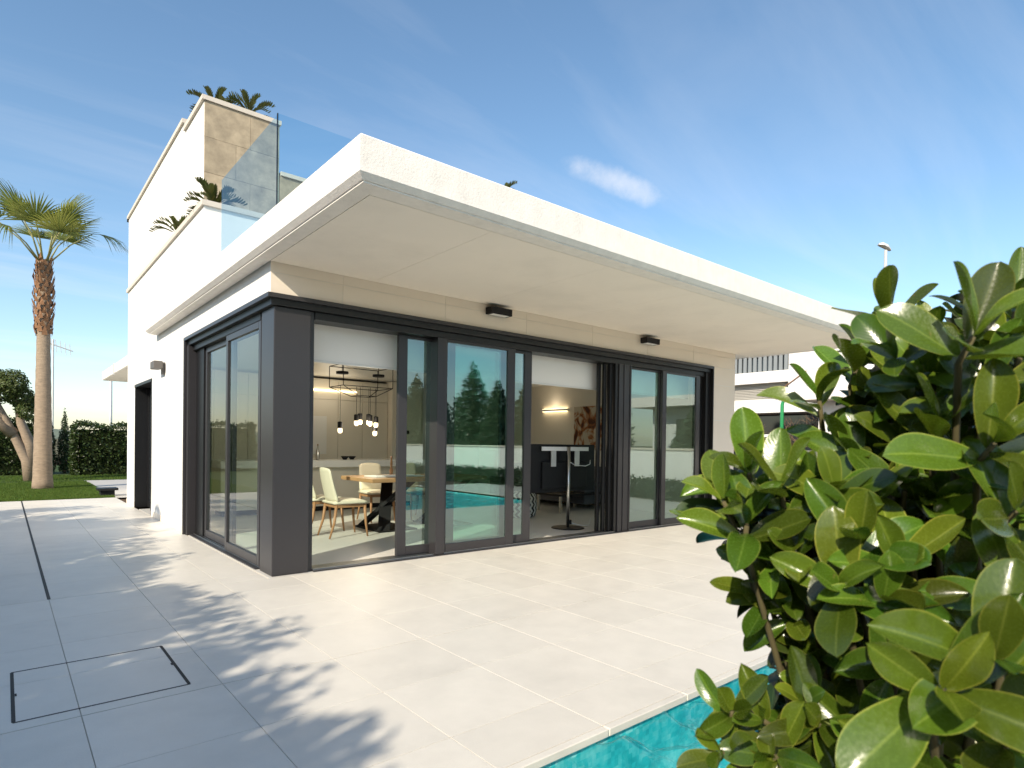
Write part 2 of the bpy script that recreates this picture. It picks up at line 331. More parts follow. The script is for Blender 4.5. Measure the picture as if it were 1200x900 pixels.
# --- lawn with grass blades
lawn_rects = [(-14, -.02, 9.78, 30), (-14, -3.4, -14, 9.78), (-.02, 12, 16.6, 30)]
lawn = tag(sheet('lawn', lawn_rects, -.012, MT['grass']), kind='structure')
def grass(n, x0, x1, y0, y1):
    c = np.stack([rng.uniform(x0, x1, n), rng.uniform(y0, y1, n), np.full(n, -.012)], 1)
    a = rng.uniform(0, 6.283, n); h = rng.uniform(.02, .05, n); d = np.stack([np.cos(a), np.sin(a), 0*a], 1)*.006
    l = np.stack([rng.normal(0, .012, n), rng.normal(0, .012, n), h], 1)
    V = np.stack([c-d, c+d, c+l+d*.2, c+l-d*.2], 1).reshape(-1, 3)
    return V
gv = np.concatenate([grass(60000, -3, 0, 9.8, 16), grass(15000, -3, 4, 16.6, 20)])
gm = np_mesh('grass', gv, np.arange(len(gv)).reshape(-1, 4), leaf_mat('grass_blade', (.07, .125, .02), (.12, .2, .02), .25, .6, .2))
tag(inst('grass', gm), 'short green lawn grass around the palm tree', 'grass', kind='stuff')
tag(sheet('path', [(0.0, 6, 9.78, 16.6)], -.01, MT['path']), kind='structure')
# --- terrace: bed with separate tiles
terrace = tag(sheet('terrace', [(-3.4, PX0-.02, -9.5, 9.74), (PX0-.02, 10.2, PYN+.03, 0.0), (PX0-.02, -0.001, 0.0, 9.74), (8.0, 10.2, 0, 9.74), (7.42, 10.2, -9.5, PYN+.03)], -.007, MT['grout']), kind='structure')
XJ = [-1.575+.595*k for k in range(-3, 20)]
YJ = [-3.84, -3.51, -2.91, -2.31, -1.685, -1.06, -.405, .25]
while YJ[-1] < 9.2: YJ.append(YJ[-1]+.633)
YJ[-1] = 9.74
cache = {}
def tile_mesh(dx, dy):
    k = (round(dx, 3), round(dy, 3))
    if k not in cache:
        b = .0006
        V = [(-dx/2,-dy/2,-.02),(dx/2,-dy/2,-.02),(dx/2,dy/2,-.02),(-dx/2,dy/2,-.02),(-dx/2,-dy/2,-b),(dx/2,-dy/2,-b),(dx/2,dy/2,-b),(-dx/2,dy/2,-b),(-dx/2+b,-dy/2+b,0),(dx/2-b,-dy/2+b,0),(dx/2-b,dy/2-b,0),(-dx/2+b,dy/2-b,0)]
        F = [(8,9,10,11)]+[(i,(i+1)%4,4+(i+1)%4,4+i) for i in range(4)]+[(4+i,4+(i+1)%4,8+(i+1)%4,8+i) for i in range(4)]
        me = bpy.data.meshes.new('tile'); me.from_pydata(V, [], F); me.materials.append(MT['tile']); cache[k] = me
    return cache[k]
def gap(y): return .0045 if min(abs(y-.25), abs(y+2.31)) < .01 else .0016
extra = MB()
for i in range(len(XJ)-1):
    for j in range(len(YJ)-1):
        x0, x1, y0, y1 = XJ[i], XJ[i+1], YJ[j], YJ[j+1]
        if x0 < 8 and x1 > 0 and y1 > 0:
            if y0 >= 0: 
                if x0 >= 0: continue
                x1 = -.004
            elif x0 >= 0: y1 = -.003
            else: pass
        if y0 >= 0 and x0 >= 8: continue
        if x0 < 0 < x1 and y0 < 0 < y1: y1 = .0
        gx = .0016
        xa, xb, ya, yb = x0+gx, x1-gx, y0+gap(y0), y1-gap(y1)
        if y0 == YJ[0]: ya = y0
        if x1-x0 < .05 or y1-y0 < .05: continue
        if x1 < -2.5 or x0 > 9.6: extra.box(xa, xb, ya, yb, -.02, 0); continue
        inst('tile', tile_mesh(xb-xa, yb-ya), terrace, ((xa+xb)/2, (ya+yb)/2, 0))
extra.box(-.383, -.004, .004, .246, -.02, 0)
for i in range(8):
    for k in range(9):
        x0 = -3.36+.595*i; y1 = -3.85-.63*k
        if x0+.59 < PX0-.02: extra.box(x0+.0025, x0+.5925, y1-.625, y1, -.02, 0)
for i in range(4):
    for k in range(9): extra.box(7.45+.6*i, 8.045+.6*i, -3.85-.63*k-.625, -3.85-.63*k, -.02, 0)
ob = extra.build('tiles', MT['tile'], terrace); ob['kind'] = 'stuff'
# coping nose along the pool (tile edge pieces)
for i in range(2, len(XJ)-1):
    if XJ[i+1] < PX0 or XJ[i] > PX1+.2: continue
    box('coping', (max(XJ[i], PX0)+.003, XJ[i+1]-.003, PYN-.022, -3.8415, -.036, -.0005), MT['tile'], terrace, bevel=.004)
# --- pool
pool = tag(MB().build('pool', MT['pooltile']), kind='structure') if 0 else None
b = MB()
pts = [(PX0, PYN), (PX1, PYN), (PX1, PYF), (PXM, PYF), (PXM, PYM), (PX0, PYM)]
n = len(b.v); k = len(pts)
b.v += [(x, y, -.42) for x, y in pts] + [(x, y, -.03) for x, y in pts]
b.f += [tuple(reversed(range(k)))] + [(i, (i+1) % k, k+(i+1) % k, k+i) for i in range(k)]
tag(b.build('pool_basin', MT['pooltile']), kind='structure')
# water with real ripples
def water_mesh():
    vs, fs = [], []
    def grid(x0, x1, y0, y1, nx, ny):
        X, Y = np.meshgrid(np.linspace(x0, x1, nx), np.linspace(y0, y1, ny), indexing='ij')
        Z = np.zeros_like(X)
        rg = np.random.default_rng(3)
        for i in range(60):
            th = rg.uniform(0, 6.283); lam = rg.uniform(.05, .40); a = .0105*lam**.85; ph = rg.uniform(0, 6.283)
            Z += a*np.sin(2*np.pi/lam*(X*np.cos(th)+Y*np.sin(th)) + ph + 1.2*np.sin(3*X+ph)+.8*np.sin(4*Y-ph))
        n0 = sum(len(v) for v in vs)
        vs.append(np.stack([X, Y, -.062+Z], -1).reshape(-1, 3))
        I = np.arange(nx*ny).reshape(nx, ny)
        fs.append(n0+np.stack([I[:-1, :-1], I[1:, :-1], I[1:, 1:], I[:-1, 1:]], -1).reshape(-1, 4))
    grid(PX0+.001, PX1-.001, PYM, PYN-.001, 640, 90)
    grid(PXM+.001, PX1-.001, PYF+.001, PYM, 210, 160)
    return np.concatenate(vs), np.concatenate(fs)
wm = bpy.data.materials.new('pool_water'); wm.use_nodes = True; nt = wm.node_tree; nt.nodes.clear()
tr = N(nt, 'ShaderNodeBsdfTransparent'); tr.inputs[0].default_value = (.72, .97, .98, 1)
rf = N(nt, 'ShaderNodeBsdfRefraction'); rf.inputs['IOR'].default_value = 1.33; rf.inputs['Roughness'].default_value = 0; rf.inputs[0].default_value = (.6, .95, .96, 1)
m1 = N(nt, 'ShaderNodeMixShader'); m1.inputs[0].default_value = .28; nt.links.new(tr.outputs[0], m1.inputs[1]); nt.links.new(rf.outputs[0], m1.inputs[2])
gl = N(nt, 'ShaderNodeBsdfGlossy'); gl.inputs['Roughness'].default_value = .03
fr = N(nt, 'ShaderNodeFresnel'); fr.inputs[0].default_value = 1.42
gg = N(nt, 'ShaderNodeNewGeometry'); m2 = N(nt, 'ShaderNodeMixShader'); nt.links.new(math_n(nt, 'MULTIPLY', fr.outputs[0], math_n(nt, 'SUBTRACT', 1.0, gg.outputs['Backfacing'])), m2.inputs[0]); nt.links.new(m1.outputs[0], m2.inputs[1]); nt.links.new(gl.outputs[0], m2.inputs[2])
o = N(nt, 'ShaderNodeOutputMaterial'); nt.links.new(m2.outputs[0], o.inputs[0])
V, F = water_mesh()
tag(inst('water', np_mesh('water', V, F, wm, smooth=True)), kind='structure')
# --- hills far away
hb = MB(); rg = random.Random(5)
for x0, x1, y, h in ((-900, 1500, 1500, 34), (-600, 1400, 1250, 22)):
    n0 = len(hb.v); K = 60
    for i in range(K+1):
        t = i/K; x = x0+(x1-x0)*t; hh = h*(.45+.35*math.sin(t*9)+.2*math.sin(t*23+1)+.12*rg.random())
        hb.v += [(x, y-160, -1), (x, y, max(2, hh)), (x, y+200, -1)]
    for i in range(K):
        q = n0+3*i; hb.f += [(q, q+3, q+4, q+1), (q+1, q+4, q+5, q+2)]
tag(hb.build('hills', MT['hill'], smooth=True), kind='structure')

# ================================================================== HOUSE
H = empty('house', (0, 0, 0), 'white modern flat-roofed house with glazed corner and deep overhanging slab', 'house')
WX = 7.97; ZS = 2.90; ZT = 3.168
wall = MB()
wall.box(0, .3, 7.37, 8.25, 0, ZS+.02).box(0, .3, 3.33, 5.70, 0, ZS+.02).box(0, .3, 5.70, 7.37, 2.25, ZS+.02).box(.001, .3, 0.301, 3.33, 2.603, ZS+.02).box(-.0005, .0018, 0.0005, .3005, 2.603, ZS+.02)
wall_o = wall.build('side_wall', MT['render'], H)
box('plinth', (-.006, .01, 3.334, 5.695, .001, .095), MT['clad'], wall_o)
box('plinth', (-.006, .01, 7.375, 8.256, .001, .095), MT['clad'], wall_o)
box('utility_cover', (-.012, .002, 3.62, 3.72, .42, .58), MT['white'], wall_o)
# facade substrate and cladding panels
fw = MB().box(.002, WX-.3, .003, .3, 2.603, ZS+.02).box(7.27, WX-.001, .003, .3, 0, ZS+.0199)
fw_o = fw.build('facade_wall', MT['joint'], H)
xs = [0.0, .693]+[.693+1.2*k for k in range(1, 6)]+[WX]
for i in range(len(xs)-1):
    a, bb = xs[i]+(0 if i == 0 else .002), xs[i+1]-(.002 if i < len(xs)-2 else 0)
    box('cladding_panel', (a, bb, -.001 if i else 0, .0029, 2.794, ZS+.012), MT['clad'], fw_o)
    if bb > 7.2: box('cladding_panel', (a, bb, 0, .0029, 2.604, 2.790), MT['clad'], fw_o)
    else: box('cladding_panel', (a, bb, 0, .0029, 2.604, 2.790), MT['clad'], fw_o)
for z0, z1 in ((.004, .50), (.507, 1.10), (1.107, 1.70), (1.707, 2.30), (2.307, 2.597)):
    box('cladding_panel', (7.262, WX, 0, .0029, z0, z1), MT['clad'], fw_o)
# right and rear walls, interior shells
MB().box(WX-.3, WX-.001, .301, 8.25, 0, ZS+.02).build('end_wall', MT['render'], H)
MB().box(.301, WX-.301, 8.0, 8.249, 0, ZS+.02).build('rear_wall', MT['render'], H)
MB().box(.302, WX-.302, 7.0, 7.2, .001, 2.6).build('inner_back_wall', MT['inwall'], H)
MB().box(WX-.33, WX-.3015, .305, 6.999, .001, 2.6).build('inner_side_wall', MT['inwall'], H)
MB().box(.3015, .33, 3.36, 6.999, .001, 2.6).build('inner_side_wall', MT['inwall'], H)
MB().box(.1, WX-.302, .31, 7.0, 2.601, 2.7).build('ceiling', MT['white'], H)
MB().box(.02, WX-.32, .02, 7.0, -.2, -.002).build('inner_floor', MT['infloor'], H)
# --- roof slab with chamfered lower edge
def slab(x0, x1, y0, y1, z0, z1, c=.035):
    b = MB()
    ring = [[(x0+c, y0+c), (x1-c, y0+c), (x1-c, y1-c), (x0+c, y1-c)], [(x0, y0), (x1, y0), (x1, y1), (x0, y1)], [(x0, y0), (x1, y0), (x1, y1), (x0, y1)], [(x0+.012, y0+.012), (x1-.012, y0+.012), (x1-.012, y1-.012), (x0+.012, y1-.012)]]
    zs = [z0, z0+c, z1-.012, z1]
    for rr, z in zip(ring, zs): b.v += [(x, y, z) for x, y in rr]
    b.f.append((3, 2, 1, 0)); b.f.append((12, 13, 14, 15))
    for l in range(3):
        for i in range(4): b.f.append((l*4+i, l*4+(i+1) % 4, l*4+4+(i+1) % 4, l*4+4+i))
    return b
SX0, SX1, SY0, SY1 = -.175, 8.62, -2.149, 5.258
rs = slab(SX0, SX1, SY0, SY1, ZS-.001, ZT).build('roof_slab', MT['concrete'], H)
# soffit: rim strips and panels hung 12 mm below, grooves between
zr = ZS-.0135
rim = MB(); i0 = .045; i1 = .20
rim.box(SX0+i0, SX1-i0, SY0+i0, SY0+i1, zr, ZS-.002).box(SX0+i0, SX0+.165, SY0+i1+.0005, SY1-i0, zr, ZS-.002).box(SX1-i1, SX1-i0, SY0+i1+.0005, -.003, zr, ZS-.002)
rim.build('soffit_rim', MT['concrete'], rs)
px_ = [SX0+.171]+[1.02, 2.38, 3.74, 5.1, 6.46, 7.82]+[SX1-i1-.012]
for i in range(len(px_)-1):
    box('soffit_panel', (px_[i]+(.0015 if i else 0), px_[i+1]-.0015, SY0+i1+.006, -.003, zr+.0005, ZS-.002), MT['soffit'], rs)
MB().box(.001, WX-.001, SY1+.002, 8.249, ZS+.021, ZT-.002).build('rear_roof', MT['concrete'], H)
# --- terrace parapet over the side wall
pp = MB().box(.0005, .11, 2.43, 8.249, ZT-.22, 4.10).box(.1105, 1.3, 2.43, 2.53, ZT+.001, 4.10).box(1.301, 1.40, 2.43, 3.74, ZT+.001, 4.10)
pp.build('parapet', MT['render'], H)
MB().prism([(-.03, 2.40), (1.42, 2.40), (1.42, 2.56), (.14, 2.56), (.14, 8.29), (-.03, 8.29)], 4.101, 4.165).build('parapet_coping', MT['coping'], H)
MB().box(.111, 1.30, 2.531, 3.74, ZT+.002, 4.02).box(.111, .298, 3.741, 8.2, ZT+.002, 4.02).build('planter_soil', MT['soil'], H)
# --- stair tower and upper volume
uw = MB().box(.3, .45, 3.78, 5.0, ZT+.003, 6.05).box(.3, .45, 5.0005, 10.5, ZS+.4, 6.22).box(.4505, 1.345, 3.78, 3.95, ZT+.003, 6.049).box(1.2, 1.345, 3.951, 5.0, ZT+.003, 6.048).box(.4505, 1.345, 5.0005, 5.15, ZT+.003, 6.219).box(.4505, 1.345, 10.35, 10.5, ZS+.4, 6.219).box(1.2, 1.3455, 5.151, 10.349, ZT+.003, 6.218)
uw_o = uw.build('upper_wall', MT['render'], H)
MB().box(.45, 1.2, 5.15, 10.35, 5.9, 6.1).box(.45, 1.2, 3.95, 5.0, 5.85, 5.95).build('upper_roof', MT['concrete'], H)
MB().box(.9, 7.9, 8.3, 12.2, -.03, 2.68).box(.45, 7.9, 8.26, 10.49, 2.905, 3.29).build('rear_wing', MT['render'], H)
cop = MB().prism([(.265, 3.735), (1.365, 3.735), (1.365, 3.97), (.48, 3.97), (.48, 4.92), (.265, 4.92)], 6.051, 6.115)
cop.build('tower_coping', MT['coping'], H)
MB().box(.265, .48, 5.0, 10.54, 6.221, 6.285).box(.481, 1.375, 4.97, 5.18, 6.2215, 6.284).build('roof_coping', MT['coping'], H)
box('gutter_end', (.27, .33, 10.5, 10.56, 6.17, 6.22), MT['dark'], H)
# lower stone parapet beside the tower
lp = MB().box(1.3455, 7.5, 3.79, 3.95, ZT+.003, 5.30); lp_o = lp.build('stone_parapet', MT['coping'], H)
MB().box(1.3665, 7.53, 3.74, 3.98, 5.301, 5.36).build('coping', MT['coping'], lp_o)
def stone_rows(x0, x1, z0, z1, y, par, m, w=.62, h=.50, seed=1):
    z = z1; r_ = 0
    while z > z0+.02:
        za = max(z-h, z0); x = x0; first = True
        while x < x1-.02:
            xb = min(x + (w*.68 if (first and r_ % 2) else w), x1); first = False
            box('stone_slab', (x+.0015, xb-.0015, y-.022-.002*((r_+int(x*7)) % 2), y-.0005, za+.0015, z-.0015), m, par, bevel=.002)
            x = xb
        z = za; r_ += 1
stone_rows(.302, 1.344, ZT+.01, 6.045, 3.78, uw_o, MT['stone'])
stone_rows(1.35, 4.9, 4.2, 5.295, 3.79, lp_o, MT['stone'])
# --- glass balustrade (thing parts of the house)
gb = empty('glass_balustrade', (.06, 0, ZT), 'frameless blue-tinted glass balustrade around the edge of the roof terrace', 'balustrade')
GZ = 4.235
box('pane', (.052, .068, .012, 1.86, ZT+.01, GZ), GLB, gb)
x = .052
while x < 7.3:
    box('pane', (x, min(x+1.55, 7.4), -.008, .008, ZT+.011, GZ), GLB, gb); x += 1.56
for y in (.3, 1.5): box('clamp', (.035, .085, y, y+.08, ZT+.001, ZT+.10), MT['steel'], gb)
for k in range(9): box('clamp', (.5+k*.8, .58+k*.8, -.025, .025, ZT+.001, ZT+.10), MT['steel'], gb)
box('corner_profile', (.0445, .0515, -.0085, .0115, ZT+.01, GZ+.002), MT['dark'], gb)
# --- rear canopy
rc = slab(.0, 3.2, 8.26, 12.23, 2.682, 2.903, .02).build('rear_canopy', MT['concrete'], H)
box('joint_cover', (-.02, .0, 10.08, 10.2, 2.66, 2.91), MT['zinc'], rc)
# --- corner column and frames
cc = MB().box(.05, .395, .05, .40, 0, 2.50).build('corner_column', MT['frame'], H, bevel=.006)
MB().box(.397, .44, .075, .30, 0, 2.50).build('trim', MT['frame'], cc, bevel=.004)
MB().box(.07, .30, .402, .47, 0, 2.50).build('trim', MT['frame'], cc, bevel=.004)
fl = MB().prism([(-.03, -.03), (7.265, -.03), (7.265, .024), (.024, .024), (.024, 3.33), (-.03, 3.33)], 2.562, 2.602)
fl.build('frame_lip', MT['frame'], H)
MB().prism([(.012, .012), (7.24, .012), (7.24, .29), (.29, .29), (.29, 3.31), (.012, 3.31)], 2.502, 2.5615).build('frame_head', MT['dark'], H)
MB().box(.441, 7.12, .06, .285, 2.43, 2.5015).box(.06, .285, .471, 3.2, 2.43, 2.5015).build('track_head', MT['dark'], H, bevel=.004)
MB().box(7.12, 7.26, .03, .285, 0, 2.4995).build('right_jamb', MT['dark'], H, bevel=.005)
MB().box(7.2405, 7.2615, -.03, .0295, 0.0, 2.5615).build('jamb_lip', MT['dark'], H)
lj = MB().box(-.03, .0, 3.29, 3.33, 0.0, 2.5615).box(.0005, .29, 3.2005, 3.329, 0.0, 2.4995).build('side_jamb', MT['frame'], H, bevel=.004)
th = MB().box(.441, 7.119, .03, .285, -.001, .012).box(.03, .285, .472, 3.2, -.001, .012).build('threshold', MT['frame'], H)
rails = MB()
for y in (.075, .115, .155, .195): rails.box(.45, 7.11, y, y+.012, .0125, .022)
for x in (.075, .115, .155, .195): rails.box(x, x+.012, .48, 3.19, .0125, .022)
rails.build('rail', MT['steel'], th)
# posts
for x0, x1 in ((1.832, 1.948), (4.92, 5.185)):
    po = MB().box(x0, x1, .045, .285, .0125, 2.4295).build('post', MT['frame'], H, bevel=.005)
    if x1 > 5:
        MB().box(x0+.10, x0+.125, .035, .0445, .0125, 2.4295).build('fin', MT['frame'], po)
        MB().box(x0+.235, x0+.262, .035, .0445, .0125, 2.4295).build('fin', MT['frame'], po)
# stacked stiles beside the open bay
for i, (x, y) in enumerate(((4.66, .21), (4.72, .155), (4.79, .105), (4.855, .06))):
    MB().box(x, x+.052, y, y+.042, .0235, 2.4295).build('stile', MT['dark'], H, bevel=.003)
def panel_x(x0, x1, y, st=.115, lab=None, g=GL, sl=None):
    o = empty('sliding_door', (0, 0, 0)); o.parent = H
    if lab: o['label'] = lab
    sl = st if sl is None else sl
    MB().box(x0, x0+sl, y, y+.045, .024, 2.4285).build('stile', MT['frame'], o, bevel=.004)
    MB().box(x1-st, x1, y, y+.045, .024, 2.4285).build('stile', MT['frame'], o, bevel=.004)
    MB().box(x0+sl+.0005, x1-st-.0005, y, y+.045, .024, .118).build('rail', MT['frame'], o, bevel=.004)
    MB().box(x0+sl+.0005, x1-st-.0005, y, y+.045, 2.395, 2.4285).build('rail', MT['frame'], o, bevel=.004)
    MB().box(x0+sl-.005, x1-st+.005, y+.017, y+.027, .113, 2.40).build('pane', g, o)
    return o
panel_x(1.418, 2.95, .175, .11)
panel_x(1.955, 2.974, .062, .118, 'large sliding panel reflecting pool, trees and sky', sl=.02)
panel_x(2.0, 3.30, .118, .12)
panel_x(5.19, 6.02, .12, .05)
panel_x(5.98, 7.00, .065, .11, sl=.105)
MB().box(7.0, 7.1195, .1, .16, .0235, 2.4295).build('stile', MT['dark'], H)
def panel_y(y0, y1, x, st=.07):
    o = empty('sliding_door', (0, 0, 0)); o.parent = H
    MB().box(x, x+.045, y0, y0+st, .024, 2.4285).build('stile', MT['frame'], o, bevel=.004)
    MB().box(x, x+.045, y1-st, y1, .024, 2.4285).build('stile', MT['frame'], o, bevel=.004)
    MB().box(x, x+.045, y0+st+.0005, y1-st-.0005, .024, .118).build('rail', MT['frame'], o, bevel=.004)
    MB().box(x, x+.045, y0+st+.0005, y1-st-.0005, 2.36, 2.4285).build('rail', MT['frame'], o, bevel=.004)
    MB().box(x+.017, x+.027, y0+st-.005, y1-st+.005, .113, 2.37).build('pane', GLS, o)
panel_y(.46, 1.66, .062); panel_y(1.58, 2.80, .118); 
MB().box(.1, .2, 2.81, 3.199, .0235, 2.4295).build('stile', MT['dark'], H)
# side door in the flank wall
sd = empty('side_door', (0, 0, 0)); sd.parent = H
MB().box(-.004, .29, 5.7015, 5.76, .001, 2.2).build('frame', MT['dark'], sd); MB().box(-.004, .29, 7.31, 7.3685, .001, 2.2).build('frame', MT['dark'], sd); MB().box(-.012, .29, 5.7015, 7.3685, 2.2005, 2.2495).build('frame', MT['dark'], sd)
MB().box(.2, .24, 5.7605, 6.42, .005, 2.2).box(.2, .24, 7.24, 7.3095, .005, 2.2).box(.2, .24, 6.4205, 7.2395, .005, .12).build('stile', MT['dark'], sd)
MB().box(.215, .225, 6.421, 7.239, .121, 2.2).build('pane', MT['smoke'], sd)
MB().box(.15, .198, 6.40, 6.43, .1, 2.15).build('stile', MT['zinc'], sd)
# rolled-down blinds just behind the doors
for i, (x0, x1) in enumerate(((.46, 1.95), (1.99, 4.88), (5.2, 7.1))):
    bl = empty('roller_blind', ((x0+x1)/2, .36, 2.3), ['white roller blind half lowered above the dining-side opening', 'wide white roller blind half lowered above the middle opening', 'white roller blind half lowered behind the right-hand doors'][i], 'blind', 'roller blinds behind the glass doors')
    MB().box(x0, x1, .358, .362, 2.085, 2.56).build('cloth', MT['blind'], bl)
    MB().box(x0, x1, .350, .370, 2.06, 2.0845).build('bottom_rail', MT['white'], bl)

# --- lamps on the facade
def down_lamp(x, lab):
    o = empty('wall_lamp', (x, 0, 2.8), lab, 'wall lamp', 'black box lamps under the overhang')
    MB().box(x-.155, x+.155, -.13, -.012, 2.765, 2.845).build('housing', MT['black'], o, bevel=.004)
    MB().box(x-.05, x+.05, -.0118, -.001, 2.77, 2.84).build('mount', MT['black'], o)
    MB().box(x-.12, x+.12, -.115, -.03, 2.7635, 2.7648).build('lens', MT['white'], o)
down_lamp(2.60, 'black box lamp under the overhang, nearer to the corner column')
down_lamp(5.47, 'black box lamp under the overhang, above the right-hand doors')
MT['lampgrey'] = mat('lamp_grey', (.12, .11, .10), .5, .4)
o = empty('wall_lamp', (0, 4.75, 2.35), 'small grey box lamp on the white side wall', 'wall lamp')
MB().box(-.16, -.045, 4.60, 4.90, 2.31, 2.42).build('housing', MT['lampgrey'], o, bevel=.004)
MB().box(-.0448, -.001, 4.66, 4.74, 2.23, 2.41).build('mount', MT['lampgrey'], o)

# ================================================================== TERRACE DETAILS
hx = empty('inspection_hatch', (-1.46, -1.84, 0), 'rectangular tiled inspection hatch with dark metal rim in the terrace floor', 'hatch')
MB().box(-1.815, -1.11, -2.216, -2.206, -.004, .0012).build('rim', MT['rail'], hx); MB().box(-1.815, -1.11, -1.474, -1.464, -.004, .0012).build('rim', MT['rail'], hx)
MB().box(-1.819, -1.804, -2.2055, -1.4745, -.004, .0014).build('rim', MT['rail'], hx); MB().box(-1.121, -1.106, -2.2055, -1.4745, -.004, .0014).build('rim', MT['rail'], hx)
MB().box(-1.8035, -1.796, -1.86, -1.83, -.003, .003).build('lift_lug', MT['rail'], hx); MB().box(-1.129, -1.1215, -1.86, -1.83, -.003, .003).build('lift_lug', MT['rail'], hx)
dr = tag(MB().box(-1.586, -1.564, .26, 9.72, -.004, .0012).build('drain_channel', MT['rail']), 'dark slot drain running back across the terrace tiles to the lawn', 'drain')
st = empty('stool', (-.25, 10.1, 0), 'small dark low block beside the lawn edge behind the house corner', 'stool')
MB().box(-.28, .1, 10.2, 10.6, .12, .17).build('top', MT['dark'], st); MB().box(-.22, .04, 10.26, 10.54, 0, .12).build('base', MT['black'], st)

# ================================================================== INTERIOR
# kitchen wall: tall cabinet fronts
kc = empty('kitchen_cabinets', (4, 6.7, 0), 'wall of tall beige kitchen cabinets behind the dining table', 'cabinet')
MB().box(.5, 4.9, 6.42, 6.99, .001, 2.55).build('carcass', MT['inwall'], kc)
xx = [.5, 1.1, 1.7, 2.3, 2.9, 3.5, 4.05, 4.65]
for i in range(len(xx)-1):
    for z0, z1 in ((.1, .82), (.83, 2.12), (2.13, 2.52)): box('door', (xx[i]+.004, xx[i+1]-.004, 6.395, 6.4195, z0, z1), MT['cab'], kc, bevel=.002)
MB().box(2.5, 3.9, 6.36, 6.394, 2.30, 2.325).build('light_strip', MT['led'], kc)
MB().box(2.92, 3.25, 6.385, 6.3945, 1.0, 1.78).build('steel_panel', MT['white'], kc)
pillar = MB().box(4.66, 5.4, 6.2, 6.995, .001, 2.59).build('inner_pillar', MT['inwall'], H)
for x in (4.82, 4.98): box('switch', (x, x+.1, 6.19, 6.1998, 1.45, 1.53), MT['black'], pillar)
ki = empty('kitchen_island', (2.6, 5, 0), 'long kitchen island with a thick white worktop', 'kitchen island')
MB().box(.8, 4.6, 4.72, 5.55, .80, .925).build('worktop', MT['white'], ki, bevel=.004)
MB().box(.86, 4.5, 4.95, 5.5, .09, .799).build('base', MT['cab'], ki)
MB().box(.9, 4.45, 5.0, 5.45, .001, .089).build('plinth', MT['black'], ki)
def bottle(x, y, z, h, m, lab, grp=None):
    o = empty('bottle', (x, y, z), lab, 'bottle')
    MB().lathe([(.03, z), (.034, z+.01), (.034, z+h*.55), (.013, z+h*.72), (.012, z+h*.93)], (x, y), 14).build('body', m, o, smooth=True)
    MB().lathe([(.015, z+h*.931), (.015, z+h)], (x, y), 10).build('stopper', MT['oak'], o)
bottle(2.52, 5.05, .926, .28, MT['steel'], 'clear decanter with stopper on the kitchen island')
bottle(2.42, 5.12, .926, .2, MT['oak'], 'small brown bottle beside the decanter on the island')
for i, (x, y) in enumerate(((3.02, 5.0), (3.17, 5.02))):
    o = empty('bowl', (x, y, .926), ['dark bowl on the island, left of the pair', 'dark bowl on the island, right of the pair'][i], 'bowl', 'dark bowls on the island')
    MB().lathe([(.03, .926), (.035, .93), (.075, .99), (.07, .99), (.03, .936)], (x, y), 16).build('body', MT['black'], o, smooth=True)
# dining table
TX, TY = 2.9, 2.35
dt = empty('dining_table', (TX, TY, 0), 'wooden dining table with black crossed steel legs', 'table')
MB().box(1.98, 3.95, 1.86, 2.86, .70, .755).build('tabletop', MT['oak'], dt, bevel=.008)
for x in (2.45, 3.45):
    for s in (-1, 1): MB().bar((x-.22, TY-.36*s, .0), (x+.22, TY+.36*s, .699), .17, .05).build('leg', MT['black'], dt)
    MB().box(x-.3, x+.3, TY-.4, TY+.4, .0, .02).build('foot_plate', MT['black'], dt)
o = empty('tray', (2.55, 2.3, .756), 'white serving tray on the dining table', 'tray')
MB().box(2.15, 2.95, 2.1, 2.45, .756, .775).build('board', MT['white'], o, bevel=.004); MB().box(2.2, 2.9, 2.13, 2.16, .7752, .785).build('handle', MT['white'], o)
o = empty('candle_holder', (2.62, 2.5, .756), 'slim wooden candle holder standing on the dining table', 'candle holder')
MB().lathe([(.05, .756), (.05, .766), (.02, .79), (.03, .84), (.012, .88), (.018, .93), (.012, 1.0), (.012, 1.05)], (2.62, 2.5), 12).build('body', MT['woodleg'], o, smooth=True)
